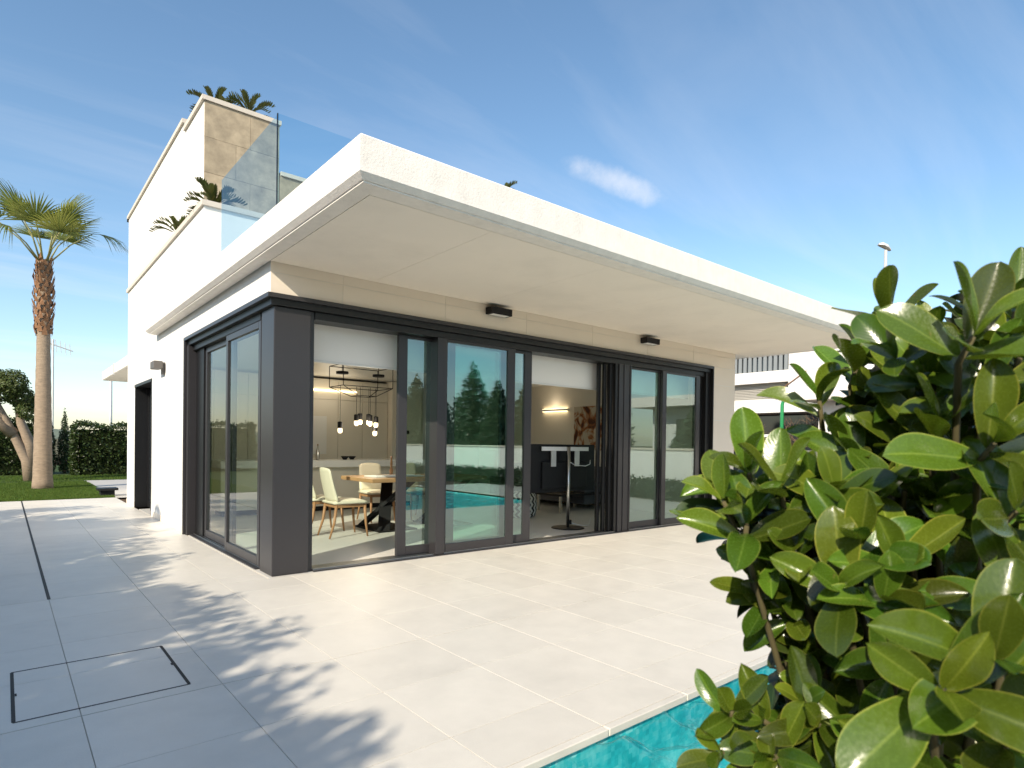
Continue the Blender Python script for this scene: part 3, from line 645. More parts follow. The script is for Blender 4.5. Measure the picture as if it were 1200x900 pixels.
# chairs
def make_chair():
    c = empty('dining_chair', (0, 0, 0))
    # seat cushion (front toward +x)
    b = MB(); nx, ny = 8, 8; L, W_ = .47, .46
    for lay, z in ((0, .435), (1, .49)):
        for i in range(nx+1):
            for j in range(ny+1):
                u, v = i/nx*2-1, j/ny*2-1; taper = 1-.08*(u < 0)*(-u)
                zz = z + (.012*(1-u*u)*(1-v*v) if lay else 0) - (.018*max(abs(u), abs(v))**6 if lay else -.008*max(abs(u), abs(v))**6)
                b.v.append((u*L/2, v*W_/2*taper, zz))
    m = (nx+1)*(ny+1)
    for i in range(nx):
        for j in range(ny):
            q = i*(ny+1)+j; b.f += [(q, q+1, q+ny+2, q+ny+1), (m+q, m+q+ny+1, m+q+ny+2, m+q+1)]
    edge = [i*(ny+1) for i in range(nx+1)]+[nx*(ny+1)+j for j in range(1, ny+1)]+[i*(ny+1)+ny for i in range(nx-1, -1, -1)]+[j for j in range(ny-1, 0, -1)]
    for a, q in zip(edge, edge[1:]+edge[:1]): b.f.append((a, q, m+q, m+a))
    b.build('seat', MT['cream'], c, smooth=True, local=True)
    # backrest, curved and leaning
    b = MB(); nz_, ny = 9, 8
    for lay in (0, 1):
        for i in range(nz_+1):
            for j in range(ny+1):
                t, v = i/nz_, j/ny*2-1
                w_ = (.43-.06*t)*(1-.12*(t > .85)*((t-.85)/.15)**2)
                x = -.225-.10*t**1.4-.02*math.sin(t*3.1)+.035*v*v+(.045-.02*t)*lay*(1-.5*abs(v)**5)
                b.v.append((x, v*w_/2, .47+.45*t-.02*(t > .9)*v*v))
    m = (nz_+1)*(ny+1)
    for i in range(nz_):
        for j in range(ny):
            q = i*(ny+1)+j; b.f += [(q, q+ny+1, q+ny+2, q+1), (m+q, m+q+1, m+q+ny+2, m+q+ny+1)]
    edge = [i*(ny+1) for i in range(nz_+1)]+[nz_*(ny+1)+j for j in range(1, ny+1)]+[i*(ny+1)+ny for i in range(nz_-1, -1, -1)]+[j for j in range(ny-1, 0, -1)]
    for a, q in zip(edge, edge[1:]+edge[:1]): b.f.append((a, m+a, m+q, q))
    b.build('backrest', MT['cream'], c, smooth=True, local=True)
    MB().box(-.21, .215, -.205, -.18, .395, .432).box(-.21, .215, .18, .205, .395, .432).box(.19, .215, -.1795, .1795, .395, .432).box(-.21, -.185, -.1795, .1795, .395, .432).build('seat_frame', MT['woodleg'], c, local=True)
    for sx, sy in ((1, 1), (1, -1), (-1, 1), (-1, -1)):
        MB().tube([(sx*.195, sy*.19, .43), (sx*.21 if sx > 0 else -.225, sy*.198, .2), (sx*.235 if sx > 0 else -.29, sy*.205, 0)], [.022, .018, .012], 8).build('leg', MT['woodleg'], c, smooth=True, local=True)
    return c
ch = make_chair()
spots = [(1.665, 2.02, -.03, 'cream dining chair nearest the open doorway, at the near side of the table'), (1.60, 2.62, .03, 'cream dining chair at the table end, just left of the front chair'), (2.75, 3.2, -1.6, 'cream dining chair on the far side of the wooden table'), (3.45, 3.2, -1.55, 'cream dining chair beyond the table, at the right')]
for i, (x, y, a, lab) in enumerate(spots):
    c = ch if i == 0 else copy_tree(ch)
    c.location = (x, y, 0); c.rotation_euler.z = a; tag(c, lab, 'chair', 'chairs around the dining table')
# pendant lamp: wire frame with hanging spots
pd = empty('pendant_lamp', (2.5, 3.0, 2.4), 'black wire-frame pendant lamp with hanging lit bulbs above the table', 'pendant lamp')
wf = MB(); 
def wire(p, q, r_=.006): wf.tube([p, q], r_, 5)
x0, x1, y0, y1, za, zb = 2.0, 2.82, 2.85, 3.35, 2.42, 2.1
cnr = [(x0, y0), (x1, y0), (x1, y1), (x0, y1)]; inn = [(x0+.3, y0+.12), (x1-.22, y0+.12), (x1-.22, y1-.12), (x0+.3, y1-.12)]
for i in range(4):
    a, q = cnr[i], cnr[(i+1) % 4]
    wire((*a, za), (*q, za)); wire((*a, zb), (*q, zb)); wire((*a, za), (*a, zb))
    ia, iq = inn[i], inn[(i+1) % 4]; wire((*ia, zb-.13), (*iq, zb-.13)); wire((*a, zb), (*ia, zb-.13))
wf.build('wire_frame', MT['black'], pd)
for x in (2.05, 2.65): MB().lathe([(.09, 2.28), (.09, 2.315)], (x, 3.0), 16).build('canopy', MT['black'], pd); MB().tube([(x, 3.0, 2.315), (x, 3.0, 2.601)], .006, 5).build('cable', MT['black'], pd)
for x, y, z in ((2.0, 2.95, 1.56), (2.27, 2.97, 1.68), (2.36, 3.03, 1.70), (2.5, 2.97, 1.68), (2.54, 3.1, 1.70), (2.60, 2.97, 1.66), (2.62, 3.04, 1.53)):
    c = MB().tube([(x, y, z), (x, y, 2.1)], .0035, 5).build('cable', MT['black'], pd)
    MB().lathe([(.034, z-.10), (.036, z-.09), (.036, z-.01), (.02, z)], (x, y), 12).build('socket', MT['black'], pd)
    MB().lathe([(.012, z-.175), (.03, z-.16), (.034, z-.13), (.03, z-.1005)], (x, y), 12).build('bulb', MT['bulb'], pd, smooth=True)
# television seen from behind on its pole
tv = empty('television_stand', (4.69, .813, 0), 'television turned away on a steel pole stand with round base', 'television')
MB().box(3.99, 5.36, .90, .93, .545, 1.262).build('screen', MT['black'], tv, bevel=.006)
MB().box(4.2, 5.15, .86, .8995, .6, 1.0).build('rear_cover', MT['black'], tv, bevel=.01)
MB().lathe([(.25, 0), (.25, .008), (.24, .014), (.04, .016)], (4.69, .813), 32).build('base', MT['dark'], tv)
MB().tube([(4.69, .813, .016), (4.69, .813, 1.225)], .025, 14).build('pole', MT['steel'], tv, smooth=True)
MB().box(4.17, 5.16, .845, .86, 1.165, 1.225).build('bracket', MT['white'], tv)
for x in (4.36, 4.86): MB().box(x, x+.1, .847, .8595, .93, 1.1645).build('bracket_arm', MT['zinc'], tv)
MB().tube([(4.72, .82, .09), (4.84, .84, .05), (5.0, .8, .012), (5.12, .78, .02), (5.25, .86, .11)], .008, 6).build('cable', MT['white'], tv, smooth=True)
MB().tube([(4.72, .83, 1.0), (4.85, .84, .95), (5.1, .85, .93), (5.2, .85, .96), (5.22, .86, 1.02)], .007, 6).build('cable', MT['white'], tv, smooth=True)
MB().box(4.705, 4.76, .80, .84, .05, .12).build('plug', MT['black'], tv)
# zigzag pouf
pm = bpy.data.materials.new('zigzag_cloth'); pm.use_nodes = True; nt = pm.node_tree; p = nt.nodes['Principled BSDF']; p.inputs['Roughness'].default_value = .9
t_ = N(nt, 'ShaderNodeTexCoord'); sp = N(nt, 'ShaderNodeSeparateXYZ'); nt.links.new(t_.outputs['Object'], sp.inputs[0])
ang = math_n(nt, 'MULTIPLY', math_n(nt, 'ARCTAN2', sp.outputs['Y'], sp.outputs['X']), 2.9)
zg = math_n(nt, 'PINGPONG', math_n(nt, 'MULTIPLY', sp.outputs['Z'], 9.0), .5)
sv = math_n(nt, 'FRACT', math_n(nt, 'ADD', ang, zg)); th_ = math_n(nt, 'GREATER_THAN', sv, .5)
mxp = N(nt, 'ShaderNodeMix', data_type='RGBA'); nt.links.new(th_, mxp.inputs[0]); mxp.inputs[6].default_value = (.02, .02, .02, 1); mxp.inputs[7].default_value = (.75, .74, .7, 1); nt.links.new(mxp.outputs[2], p.inputs['Base Color'])
o = empty('pouf', (5.05, 2.35, 0), 'round pouf in black and white zigzag cloth', 'pouf')
MB().lathe([(.24, 0.0), (.28, .03), (.30, .15), (.30, .30), (.27, .40), (.2, .425)], (0, 0), 28).build('cushion', pm, o, smooth=True, local=True)
MB().lathe([(.03, .4255), (.02, .435)], (0, 0), 12).build('button', MT['black'], o, local=True)
# low table, sofa, wall lamp and painting
o = empty('coffee_table', (6.5, 2.6, 0), 'low dark coffee table with steel frame in the living area', 'table')
MB().box(6.0, 7.1, 2.3, 3.0, .30, .34).build('tabletop', MT['black'], o, bevel=.004)
for x in (6.03, 7.03):
    for y in (2.33, 2.93): MB().box(x, x+.04, y, y+.04, 0, .2995).build('leg', MT['steel'], o)
o = empty('fruit_bowl', (6.5, 2.6, .341), 'shallow brown bowl on the low table', 'bowl')
MB().lathe([(.06, .341), (.08, .345), (.16, .40), (.15, .40), (.07, .352)], (6.5, 2.6), 20).build('body', MT['oak'], o, smooth=True)
o = empty('sofa', (7.0, 4.2, 0), 'long grey fabric sofa along the living room wall', 'sofa')
MB().box(6.75, 7.6, 2.4, 5.4, .1, .42).build('base', MT['fabric'], o, bevel=.03); MB().box(7.38, 7.62, 2.4, 5.4, .421, .82).build('backrest', MT['fabric'], o, bevel=.05)
for k in range(3): MB().box(6.72, 7.36, 2.42+k, 3.38+k, .421, .52).build('cushion', MT['fabric'], o, bevel=.03)
o = empty('wall_light', (7.62, 4.2, 2.03), 'lit horizontal wall light bar in the living room', 'wall light')
MB().box(7.57, 7.635, 3.75, 4.55, 2.005, 2.055).build('housing', MT['white'], o); MB().box(7.58, 7.63, 3.77, 4.53, 2.0552, 2.06).build('light_strip', MT['led'], o); MB().box(7.58, 7.63, 3.77, 4.53, 2.0, 2.0048).build('light_strip', MT['led'], o)
am = bpy.data.materials.new('abstract_canvas'); am.use_nodes = True; nt = am.node_tree; p = nt.nodes['Principled BSDF']; p.inputs['Roughness'].default_value = .8
t_ = N(nt, 'ShaderNodeTexCoord'); nz_ = N(nt, 'ShaderNodeTexNoise'); nz_.inputs['Scale'].default_value = 3.2; nz_.inputs['Detail'].default_value = 5; nz_.inputs['Distortion'].default_value = 1.5; nt.links.new(t_.outputs['Object'], nz_.inputs['Vector'])
rp = N(nt, 'ShaderNodeValToRGB'); nt.links.new(nz_.outputs[0], rp.inputs[0]); rp.color_ramp.elements[0].color = (.07, .02, .01, 1); rp.color_ramp.elements[0].position = .38; rp.color_ramp.elements[1].color = (.55, .5, .4, 1); rp.color_ramp.elements[1].position = .56
e = rp.color_ramp.elements.new(.47); e.color = (.35, .13, .04, 1); nt.links.new(rp.outputs[0], p.inputs['Base Color'])
o = empty('painting', (7.63, 3.2, 1.6), 'abstract painting in brown and cream on the living room wall', 'painting')
MB().box(7.61, 7.637, 2.7, 3.55, 1.15, 2.08).build('canvas', am, o)

# ================================================================== PLANTS
def tri_leaf(pts, w0, w1): pass
# cycads
cy_m = leaf_mat('cycad_leaf', (.075, .09, .022), (.10, .12, .02), .12, .5, .25)
def cycad_frond_mesh(seed, L=.42):
    rg = random.Random(seed); b = MB(); K = 12; pr = None
    cur = []
    for i in range(K+1):
        t = i/K; cur.append(Vector((L*(t-.12*t*t), 0, L*(.75*t-.75*t*t))))
    for i in range(K):
        n = len(b.v); r_ = .006*(1-i/K)+.002
        b.v += [tuple(cur[i]+Vector((0, -r_, 0))), tuple(cur[i]+Vector((0, r_, 0))), tuple(cur[i+1]+Vector((0, r_*.8, 0))), tuple(cur[i+1]+Vector((0, -r_*.8, 0)))]; b.f.append((n, n+1, n+2, n+3))
        if i < 2: continue
        ll = L*.22*math.sin(math.pi*(.12+.80*i/K))
        for s in (-1, 1):
            n = len(b.v); p = cur[i]; tip = p+Vector((ll*1.0, s*ll*.62, ll*.35+rg.uniform(-.01, .01))); wv = Vector((.024, 0, .0))
            b.v += [tuple(p-wv*.6), tuple(p+wv), tuple((p+tip)/2+wv*1.2+Vector((0,0,.004))), tuple(tip), tuple((p+tip)/2-wv*.8)]; b.f.append((n, n+1, n+2, n+3, n+4))
    return b.mesh('frond', cy_m)
cyf = [cycad_frond_mesh(i) for i in range(4)]
def cycad(loc, s, lab, seed, n=11):
    rg = random.Random(seed); o = empty('cycad', loc, lab, 'cycad', 'cycads in the roof planters')
    MB().lathe([(.05*s, -.02), (.075*s, .03*s), (.07*s, .10*s), (.035*s, .15*s)], (0, 0), 12).build('trunk', MT['boot'], o, smooth=True, local=True)
    for i in range(n):
        az = i*2.4+rg.uniform(-.2, .2); el = .25+1.0*(i/n)**1.1+rg.uniform(-.1, .1)
        q = Euler((0, -el+.35, az)).to_quaternion()
        inst('frond', random.Random(seed*50+i).choice(cyf), o, (0, 0, .12*s), q, s*rg.uniform(.85, 1.15))
    return o
cycad((.52, 4.15, 6.0), 1.0, 'small cycad at the back corner of the roof tower, mostly hidden by its edge', 2)
cycad((1.02, 4.15, 6.1), 1.0, 'small cycad standing clear on the roof tower against the sky', 3)
cycad((.19, 2.78, 4.06), 1.0, 'cycad at the corner of the terrace planter beside the glass panel', 4, 16)
cycad((.2, 4.9, 4.30), .95, 'cycad peeping over the side parapet against the white wall', 5)
cycad((5.3, 3.2, 5.72), .9, 'tiny cycad tip showing over the middle of the roof slab', 6)
box('plant_stand', (5.1, 5.5, 3.0, 3.4, ZT+.002, 5.7), MT['render'], H)

# fan palm on the lawn
pf_m = leaf_mat('fan_leaf', (.125, .155, .035), (.36, .38, .08), .35, .4, .4, .3)
def fan_mesh(seed, Rr=.85, spread=2.5, n=34, droop=.25):
    rg = random.Random(seed); b = MB()
    for i in range(n):
        a = -spread/2+spread*i/(n-1)+rg.uniform(-.02, .02); L = Rr*(.82+.18*math.cos(a*.8))*rg.uniform(.9, 1.08)
        d = Vector((math.cos(a), math.sin(a), 0)); pz = Vector((-math.sin(a), math.cos(a), 0)); wmid = Rr*spread/n*.30
        pts = []
        for t, wf_ in ((.0, .004), (.3, wmid*.62), (.55, wmid*.9), (.78, wmid*.5), (1.0, .002)):
            z = .10*t-droop*t**3*(1+.5*rg.random())*Rr; pts.append((d*(L*t)+Vector((0, 0, z)), wf_))
        n0 = len(b.v)
        for p, ww in pts: b.v += [tuple(p-pz*ww+Vector((0,0,-.006))), tuple(p), tuple(p+pz*ww+Vector((0,0,-.006)))]
        for k in range(4):
            q = n0+3*k; b.f += [(q, q+1, q+4, q+3), (q+1, q+2, q+5, q+4)]
        if rg.random() < .5:   # thread
            n1 = len(b.v); p = pts[-1][0]; e_ = p+d*.12+Vector((0, 0, -.14)); b.v += [tuple(p), tuple(p+pz*.004), tuple(e_)]; b.f.append((n1, n1+1, n1+2))
    return b.mesh('blade', pf_m)
fans = [fan_mesh(1, .95, 3.0, 30, .15), fan_mesh(2, 1.0, 3.3, 32, .14), fan_mesh(3, .9, 1.9, 24, .4)]
pal = empty('palm_tree', (-1.11, 13.2, -.01), 'tall fan palm with tapered trunk standing on the lawn', 'palm tree')
pr = []
for i in range(34):
    z = 5.62*i/33; rr = .20-.065*min(1, z/3.6)+.02*math.exp(-z/.2); rr += .006*(i % 2)
    pr.append((rr, z))
MB().lathe(pr, (0, 0), 22).build('trunk', MT['palmbark'], pal, smooth=True, local=True)
bb = MB(); rg = random.Random(9)
for i in range(120):
    z = 3.75+1.85*(i/120); a = i*2.399; rr = .15+.035*math.sin((z-3.7)*1.9)
    d = Vector((math.cos(a), math.sin(a), 0)); s_ = Vector((-math.sin(a), math.cos(a), 0)); p = d*rr+Vector((0, 0, z)); L = rg.uniform(.13, .24); o_ = rg.uniform(.02, .06)
    n = len(bb.v)
    bb.v += [tuple(p-s_*.06), tuple(p+s_*.06), tuple(p+d*o_+s_*.035+Vector((0, 0, L*.6))), tuple(p+d*(o_+rg.uniform(-.02, .04))+Vector((0, 0, L))), tuple(p+d*o_-s_*.035+Vector((0, 0, L*.6))), tuple(p+d*.0+Vector((0, 0, L*.5)))]
    bb.f += [(n, n+1, n+2, n+3), (n, n+3, n+4, n), (n, n+5, n+3)][:1]+[(n, n+3, n+4)]
bb.build('leaf_bases', MT['boot'], pal, local=True)
ptm = mat('petiole', (.25, .24, .08), .5, .4)
#   az (world deg, 0=+x), elevation, petiole length, fan, droop of blade
PS = .86
fr = [(100, 58, 1.2, 0), (185, 52, 1.35, 1), (200, 74, 1.45, 1), (255, 60, 1.2, 0), (320, 74, 1.35, 0), (20, 66, 1.25, 1), (0, 52, 1.55, 2), (60, 60, 1.2, 1), (140, 72, 1.4, 0), (290, 50, 1.1, 1), (345, 82, 1.5, 1), (225, 40, 1.2, 2)]
for i, (az, el, L, fi) in enumerate(fr):
    L *= PS
    a, e_ = R(az), R(el); d = Vector((math.cos(a)*math.cos(e_), math.sin(a)*math.cos(e_), math.sin(e_)))
    base = Vector((.06*math.cos(a), .06*math.sin(a), 5.52)); tip = base+d*L+Vector((math.cos(a)*.12, math.sin(a)*.12, -.06)); mid = base+d*L*.55
    f_ = MB().tube([base, mid, tip], [.022, .016, .012], 6).build('frond', ptm, pal, smooth=True, local=True)
    # blade plane: x axis along outward-sagging direction, normal roughly up
    xd = (d*.95+Vector((math.cos(a)*.35, math.sin(a)*.35, -.12 if fi != 2 else -.75))).normalized(); yd = Vector((-math.sin(a), math.cos(a), 0)); yd = (yd+Vector((0, 0, rg.uniform(-.35, .35)))).normalized(); zd = xd.cross(yd).normalized(); yd = zd.cross(xd)
    q = Matrix((xd, yd, zd)).transposed().to_quaternion()
    inst('blade', fans[fi], f_, tip, q, rg.uniform(.72, .92))

# leafy crowns ------------------------------------------------------
def leaf_cloud(name, centers, radii, n, size, m, aspect=.55, droop=0, shell=.5, seed=1, flat=1):
    """n leaf quads in a union of blobs; leaves concentrated toward the outside of each blob"""
    rg = np.random.default_rng(seed); centers = np.asarray(centers, float); radii = np.asarray(radii, float)
    if radii.ndim == 1: radii = np.repeat(radii[:, None], 3, 1)
    wgt = radii.prod(1)**.67; idx = rg.choice(len(centers), n, p=wgt/wgt.sum())
    d = rg.normal(size=(n, 3)); d /= np.linalg.norm(d, axis=1)[:, None]
    r_ = (1-shell+shell*rg.random(n))**(1/3.)*rg.uniform(.55, 1.08, n)**.5
    c = centers[idx]+d*r_[:, None]*radii[idx]
    nrm = d+rg.normal(size=(n, 3))*.7+np.array([0, 0, .4]); nrm /= np.linalg.norm(nrm, axis=1)[:, None]
    t = np.cross(nrm, rg.normal(size=(n, 3))); t /= np.linalg.norm(t, axis=1)[:, None]; t[:, 2] -= droop; t /= np.linalg.norm(t, axis=1)[:, None]
    s_ = np.cross(nrm, t); s_ /= np.linalg.norm(s_, axis=1)[:, None]
    L = size*rg.uniform(.6, 1.3, n)[:, None]; W_ = L*aspect*.5
    V = np.stack([c-t*L*.5, c+s_*W_+nrm*L*.05, c+t*L*.5, c-s_*W_+nrm*L*.05], 1).reshape(-1, 3)
    return np_mesh(name, V, np.arange(4*n).reshape(-1, 4), m)
lm_dark = leaf_mat('hedge_leaf', (.035, .06, .015), (.06, .1, .015), .2, .4, .4)
lm_ol = leaf_mat('olive_leaf', (.075, .105, .03), (.12, .16, .03), .2, .5, .3)
lm_con = leaf_mat('conifer_leaf', (.03, .06, .022), (.04, .08, .02), .15, .5, .3)
lm_tree = leaf_mat('tree_leaf', (.05, .085, .018), (.1, .17, .02), .25, .4, .4)
# twin-trunk pruned tree by the palm
ol = empty('olive_tree', (-1.35, 17, -.01), 'pruned leafy tree with leaning twin trunks behind the palm', 'tree')
tb = MB()
for pts in ([(0.1, 0, 0), (.03, 0, .6), (-.28, .05, 1.35), (-.55, 0, 2.0), (-.75, .1, 2.5)], [(.12, 0, .3), (.08, .05, 1.1), (-.12, 0, 1.7), (-.2, .1, 2.3), (-.3, 0, 2.7)], [(-.28, .05, 1.35), (-.75, .1, 1.9), (-1.1, .1, 2.3)]): tb.tube(pts, [.17, .15, .11, .08, .05][:len(pts)], 9)
tb.build('trunk', MT['palmbark'], ol, smooth=True, local=True)
cs = [(-.55, 0, 2.65), (-.1, .1, 2.45), (-1.0, 0, 2.5), (-.3, -.2, 2.85), (-.75, .2, 2.9), (-.02, -.1, 2.05), (.1, .2, 2.3)]
inst('crown', leaf_cloud('crown', cs, [.42, .36, .45, .38, .4, .25, .25], 9000, .10, lm_ol, .4, seed=3), ol)
# rear hedge, cypresses
def hedge(name, x0, x1, y0, y1, h, n, lab, m=lm_dark, size=.09, seed=1, cat='hedge'):
    o = empty(name, ((x0+x1)/2, (y0+y1)/2, 0), lab, cat); cx, cy = (x0+x1)/2, (y0+y1)/2
    rg = np.random.default_rng(seed)
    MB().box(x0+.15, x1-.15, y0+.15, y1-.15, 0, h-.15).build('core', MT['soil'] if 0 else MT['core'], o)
    # leaves over a box shell
    k = n; P = np.stack([rg.uniform(x0, x1, k), rg.uniform(y0, y1, k), rg.uniform(0, h, k)], 1)
    f_ = rg.integers(0, 5, k); ar = rg.normal(0, .05, k)
    P[f_ == 0, 1] = y0+ar[f_ == 0]; P[f_ == 1, 2] = h+ar[f_ == 1]; P[f_ == 2, 0] = x0+ar[f_ == 2]; P[f_ == 3, 0] = x1+ar[f_ == 3]; P[f_ == 4, 1] = y1+ar[f_ == 4]
    P += .06*np.sin(P[:, [1, 2, 0]]*5)
    nn = rg.normal(size=(k, 3)); nn /= np.linalg.norm(nn, axis=1)[:, None]; t = np.cross(nn, rg.normal(size=(k, 3))); t /= np.linalg.norm(t, axis=1)[:, None]; s_ = np.cross(nn, t)
    L = size*rg.uniform(.6, 1.3, k)[:, None]
    V = np.stack([P-t*L*.5, P+s_*L*.3, P+t*L*.5, P-s_*L*.3], 1).reshape(-1, 3)-np.array([cx, cy, 0])
    inst('foliage', np_mesh('foliage', V, np.arange(4*k).reshape(-1, 4), m), o)
    return o
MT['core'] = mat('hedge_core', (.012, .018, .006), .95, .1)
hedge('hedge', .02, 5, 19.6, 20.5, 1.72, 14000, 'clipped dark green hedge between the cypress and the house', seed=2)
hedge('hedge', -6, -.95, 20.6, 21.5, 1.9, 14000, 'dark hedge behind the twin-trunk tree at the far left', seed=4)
def conifer(loc, h, r_, lab, grp, seed, n=5000, m=lm_con, size=.14, mesh=[None], cat='tree', name='cypress'):
    o = empty(name, loc, lab, cat, grp)
    MB().tube([(0, 0, 0), (0, 0, h*.5), (0, 0, h*.95)], [r_*.16, r_*.1, .01], 7).build('trunk', MT['bark'], o, local=True)
    cs, rs_ = [], []; K = 16; rg = random.Random(seed)
    for i in range(K):
        t = (i+.3)/K; rr = r_*(1-t)**.75*(.55+.45*min(1, t*5)); cs.append((rg.uniform(-.15, .15)*rr, rg.uniform(-.15, .15)*rr, h*t*.97+.1)); rs_.append((rr, rr, h/K*1.3))
    inst('crown', leaf_cloud('crown', cs, rs_, n, size, m, .3, .4, .6, seed), o)
    return o
conifer((-.62, 21, 0), 2.2, .30, 'slim dark cypress just right of the palm trunk', 'cypresses by the hedge', 11, 3500, size=.09)
conifer((-.18, 21.2, 0), 2.25, .33, 'slim dark cypress next to the clipped hedge', 'cypresses by the hedge', 12, 3500, size=.09)
# antenna mast and pole behind the garden
an = empty('antenna_mast', (-.39, 24, 0), 'thin television antenna mast behind the palm trunk', 'antenna')
MB().tube([(-.39, 24, 0), (-.39, 24, 5.1)], .035, 8).build('mast', MT['zinc'], an)
MB().tube([(-.7, 24, 5.0), (.25, 24, 4.7)], .02, 6).build('boom', MT['zinc'], an)
for k in range(6): MB().tube([(-.62+.15*k, 24, 5.22-.05*k), (-.58+.15*k, 24, 4.7-.04*k)], .012, 5).build('element', MT['zinc'], an)
tag(MB().tube([(1.51, 24, 0), (1.51, 24, 4.0)], [.07, .05], 10).build('pole', MT['zinc'], smooth=True), 'plain pale pole rising behind the hedge by the rear canopy', 'pole')

# row of trees along the west side: only their shade and reflections reach the picture
wt = [None]
crowns = []
for sd_ in range(5):
    rg = random.Random(30+sd_); cs, rs_ = [], []; h = 4.0
    for i in range(28):
        a = rg.uniform(0, 6.28); rr = rg.uniform(.05, .8); z = h*rg.uniform(.12, .93); q = 1.0 if z < h*.7 else max(.25, 1-(z-h*.7)/(h*.3))
        cs.append((rr*math.cos(a)*q, rr*math.sin(a)*q, z)); rs_.append(rg.uniform(.34, .55)*(.6+.4*q))
    crowns.append(leaf_cloud('crown', cs, rs_, 9500, .115, lm_tree, .55, .2, .9, 30+sd_))
tk = MB().tube([(0, 0, 0), (.03, .02, 1.4), (-.02, .03, 3.0)], [.09, .075, .03], 8).mesh('trunk', MT['bark'], True)
def west_tree(x, y, h, row, k):
    o = empty('garden_tree', (x, y, -.02), ['leafy tree in the near row left of the terrace, casting the shade', 'unseen leafy tree added in a back row to fill the terrace shade'][row], 'tree', ['near row of garden trees left of the terrace', 'back row of trees added to fill the terrace shade'][row], rz=k*1.3)
    inst('trunk', tk, o, scale=(1, 1, h/4)); inst('crown', crowns[k % 5], o, scale=(1, 1, h/4))
for i, (y, h) in enumerate(((-8.6, 2.4), (-7.7, 3.1), (-6.9, 3.75), (-6.1, 4.0), (-5.3, 3.85), (-4.5, 4.0), (-3.7, 3.85), (-2.9, 4.0), (-2.1, 3.9), (-1.3, 4.0), (-.5, 3.85), (.3, 3.95), (1.1, 4.2), (1.9, 4.7), (2.8, 3.9), (3.9, 3.7), (5.2, 3.8))):
    west_tree(-6.1, y, h, 0, i)
for i, (y, h) in enumerate(((-7.3, 4.0), (-6.3, 4.55), (-5.2, 4.5), (-4.1, 4.6), (-3.0, 4.45), (-1.9, 4.6), (-.8, 4.5), (.3, 4.6), (1.4, 4.4), (2.6, 4.2), (4.4, 4.0))):  # back row added out of view to plug light gaps in the terrace shade
    west_tree(-7.1, y, h, 1, i+2)
# white garden wall with conifers behind it, mirrored in the doors
gw = empty('garden_wall', (10.6, -6, 0), 'low white garden wall beyond the pool, mirrored in the glass doors', 'wall')
MB().box(10.5, 10.7, -24, 1.0, -.05, 1.16).build('wall', MT['render'], gw); MB().box(10.46, 10.74, -24, 1.0, 1.161, 1.21).build('coping', MT['coping'], gw)
hedge('flower_bed', 9.95, 10.4, -24, 0.0, .36, 40000, 'low dark planting along the foot of the white garden wall', seed=6, m=lm_con, size=.08, cat='planting')
for i, (x, y, h, r_) in enumerate(((12.4, -17.6, 4.3, 1.1), (12.2, -15.9, 3.7, 1.0), (12.5, -13.7, 4.4, 1.2), (12.4, -12.0, 3.6, .9), (12.6, -10.2, 3.9, 1.1), (12.5, -8.3, 4.2, 1.2), (12.6, -6.6, 3.4, .9), (12.6, -19.4, 3.9, 1.2), (12.4, -3.3, 2.6, .9))):
    conifer((x, y, 0), h, r_*1.45, 'bushy dark conifer behind the white garden wall, mirrored in the doors', 'conifers behind the garden wall', 60+i, 8000, size=.2, name='conifer')

# white villa further back, only seen mirrored in the right-hand doors
vl = empty('villa', (19, -3.5, 0), 'low white villa beyond the garden wall, mirrored in the right-hand doors', 'house')
MB().box(16, 23, -7.5, 2.0, -.05, 2.6).build('wall', MT['render'], vl); MB().box(15.2, 23.3, -7.9, 2.4, 2.601, 2.95).build('roof_slab', MT['concrete'], vl)
for y in (-6.6, -4.2, -1.8): 
    f_ = MB().box(15.97, 15.999, y, y+1.6, .3, 2.2).build('window', MT['dark'], vl); MB().box(15.955, 15.9695, y+.06, y+1.54, .36, 2.14).build('pane', MT['smoke'], f_)
# ================================================================== RIGHT BACKGROUND
nb = empty('neighbour_house', (20, 2, 0), 'white neighbouring house with louvred window seen beyond the terrace end', 'house')
BX = 20.0
MB().box(BX, BX+8, -1.0, 7.6, 2.56, 3.06).box(BX, BX+8, -1.0, 4.80, 3.0605, 4.95).box(BX, BX+8, 4.8005, 7.6, 3.6865, 4.11).box(BX, BX+8, 4.8005, 7.6, 4.735, 4.951).box(BX+.4, BX+8, 4.801, 7.59, 3.061, 3.686).box(BX+.5, BX+8, 4.801, 7.59, 4.1105, 4.7345).build('wall', MT['render'], nb)
MB().box(BX-.05, BX+8, -1.05, 7.65, 4.952, 5.02).build('roof_edge', MT['coping'], nb)
MB().box(BX+.45, BX+.499, 4.81, 7.58, 4.111, 4.734).build('window', MT['smoke'], nb)
for k in range(14):
    y = 4.86+.2*k; MB().box(BX+.05, BX+.09, y, y+.13, 4.125, 4.72).build('louvre', MT['louvre'], nb)
MB().box(BX+.30, BX+.33, 4.81, 7.58, 3.062, 3.685).build('shutter', MT['greynet'], nb)
for k in range(10): MB().box(BX+.27, BX+.2995, 4.82, 7.57, 3.075+.061*k, 3.11+.061*k).build('slat', MT['greynet'], nb)
MB().box(BX+1.2, BX+1.3, -1, 7.6, 0, 2.559).build('glazing', MT['smoke'], nb)
for y in (-.8, 7.3): MB().box(BX+.1, BX+.4, y, y+.3, 0, 2.559).build('pier', MT['render'], nb)
MB().box(BX-.03, BX-.001, -.3, 4.1, 3.4, 4.05).build('inset_panel', MT['white'], nb); MB().box(BX-.04, BX-.001, -.35, 4.15, 4.0505, 4.09).build('panel_rim', MT['zinc'], nb); MB().box(BX-.04, BX-.001, 4.1005, 4.13, 3.2, 4.05).build('panel_rim', MT['zinc'], nb)
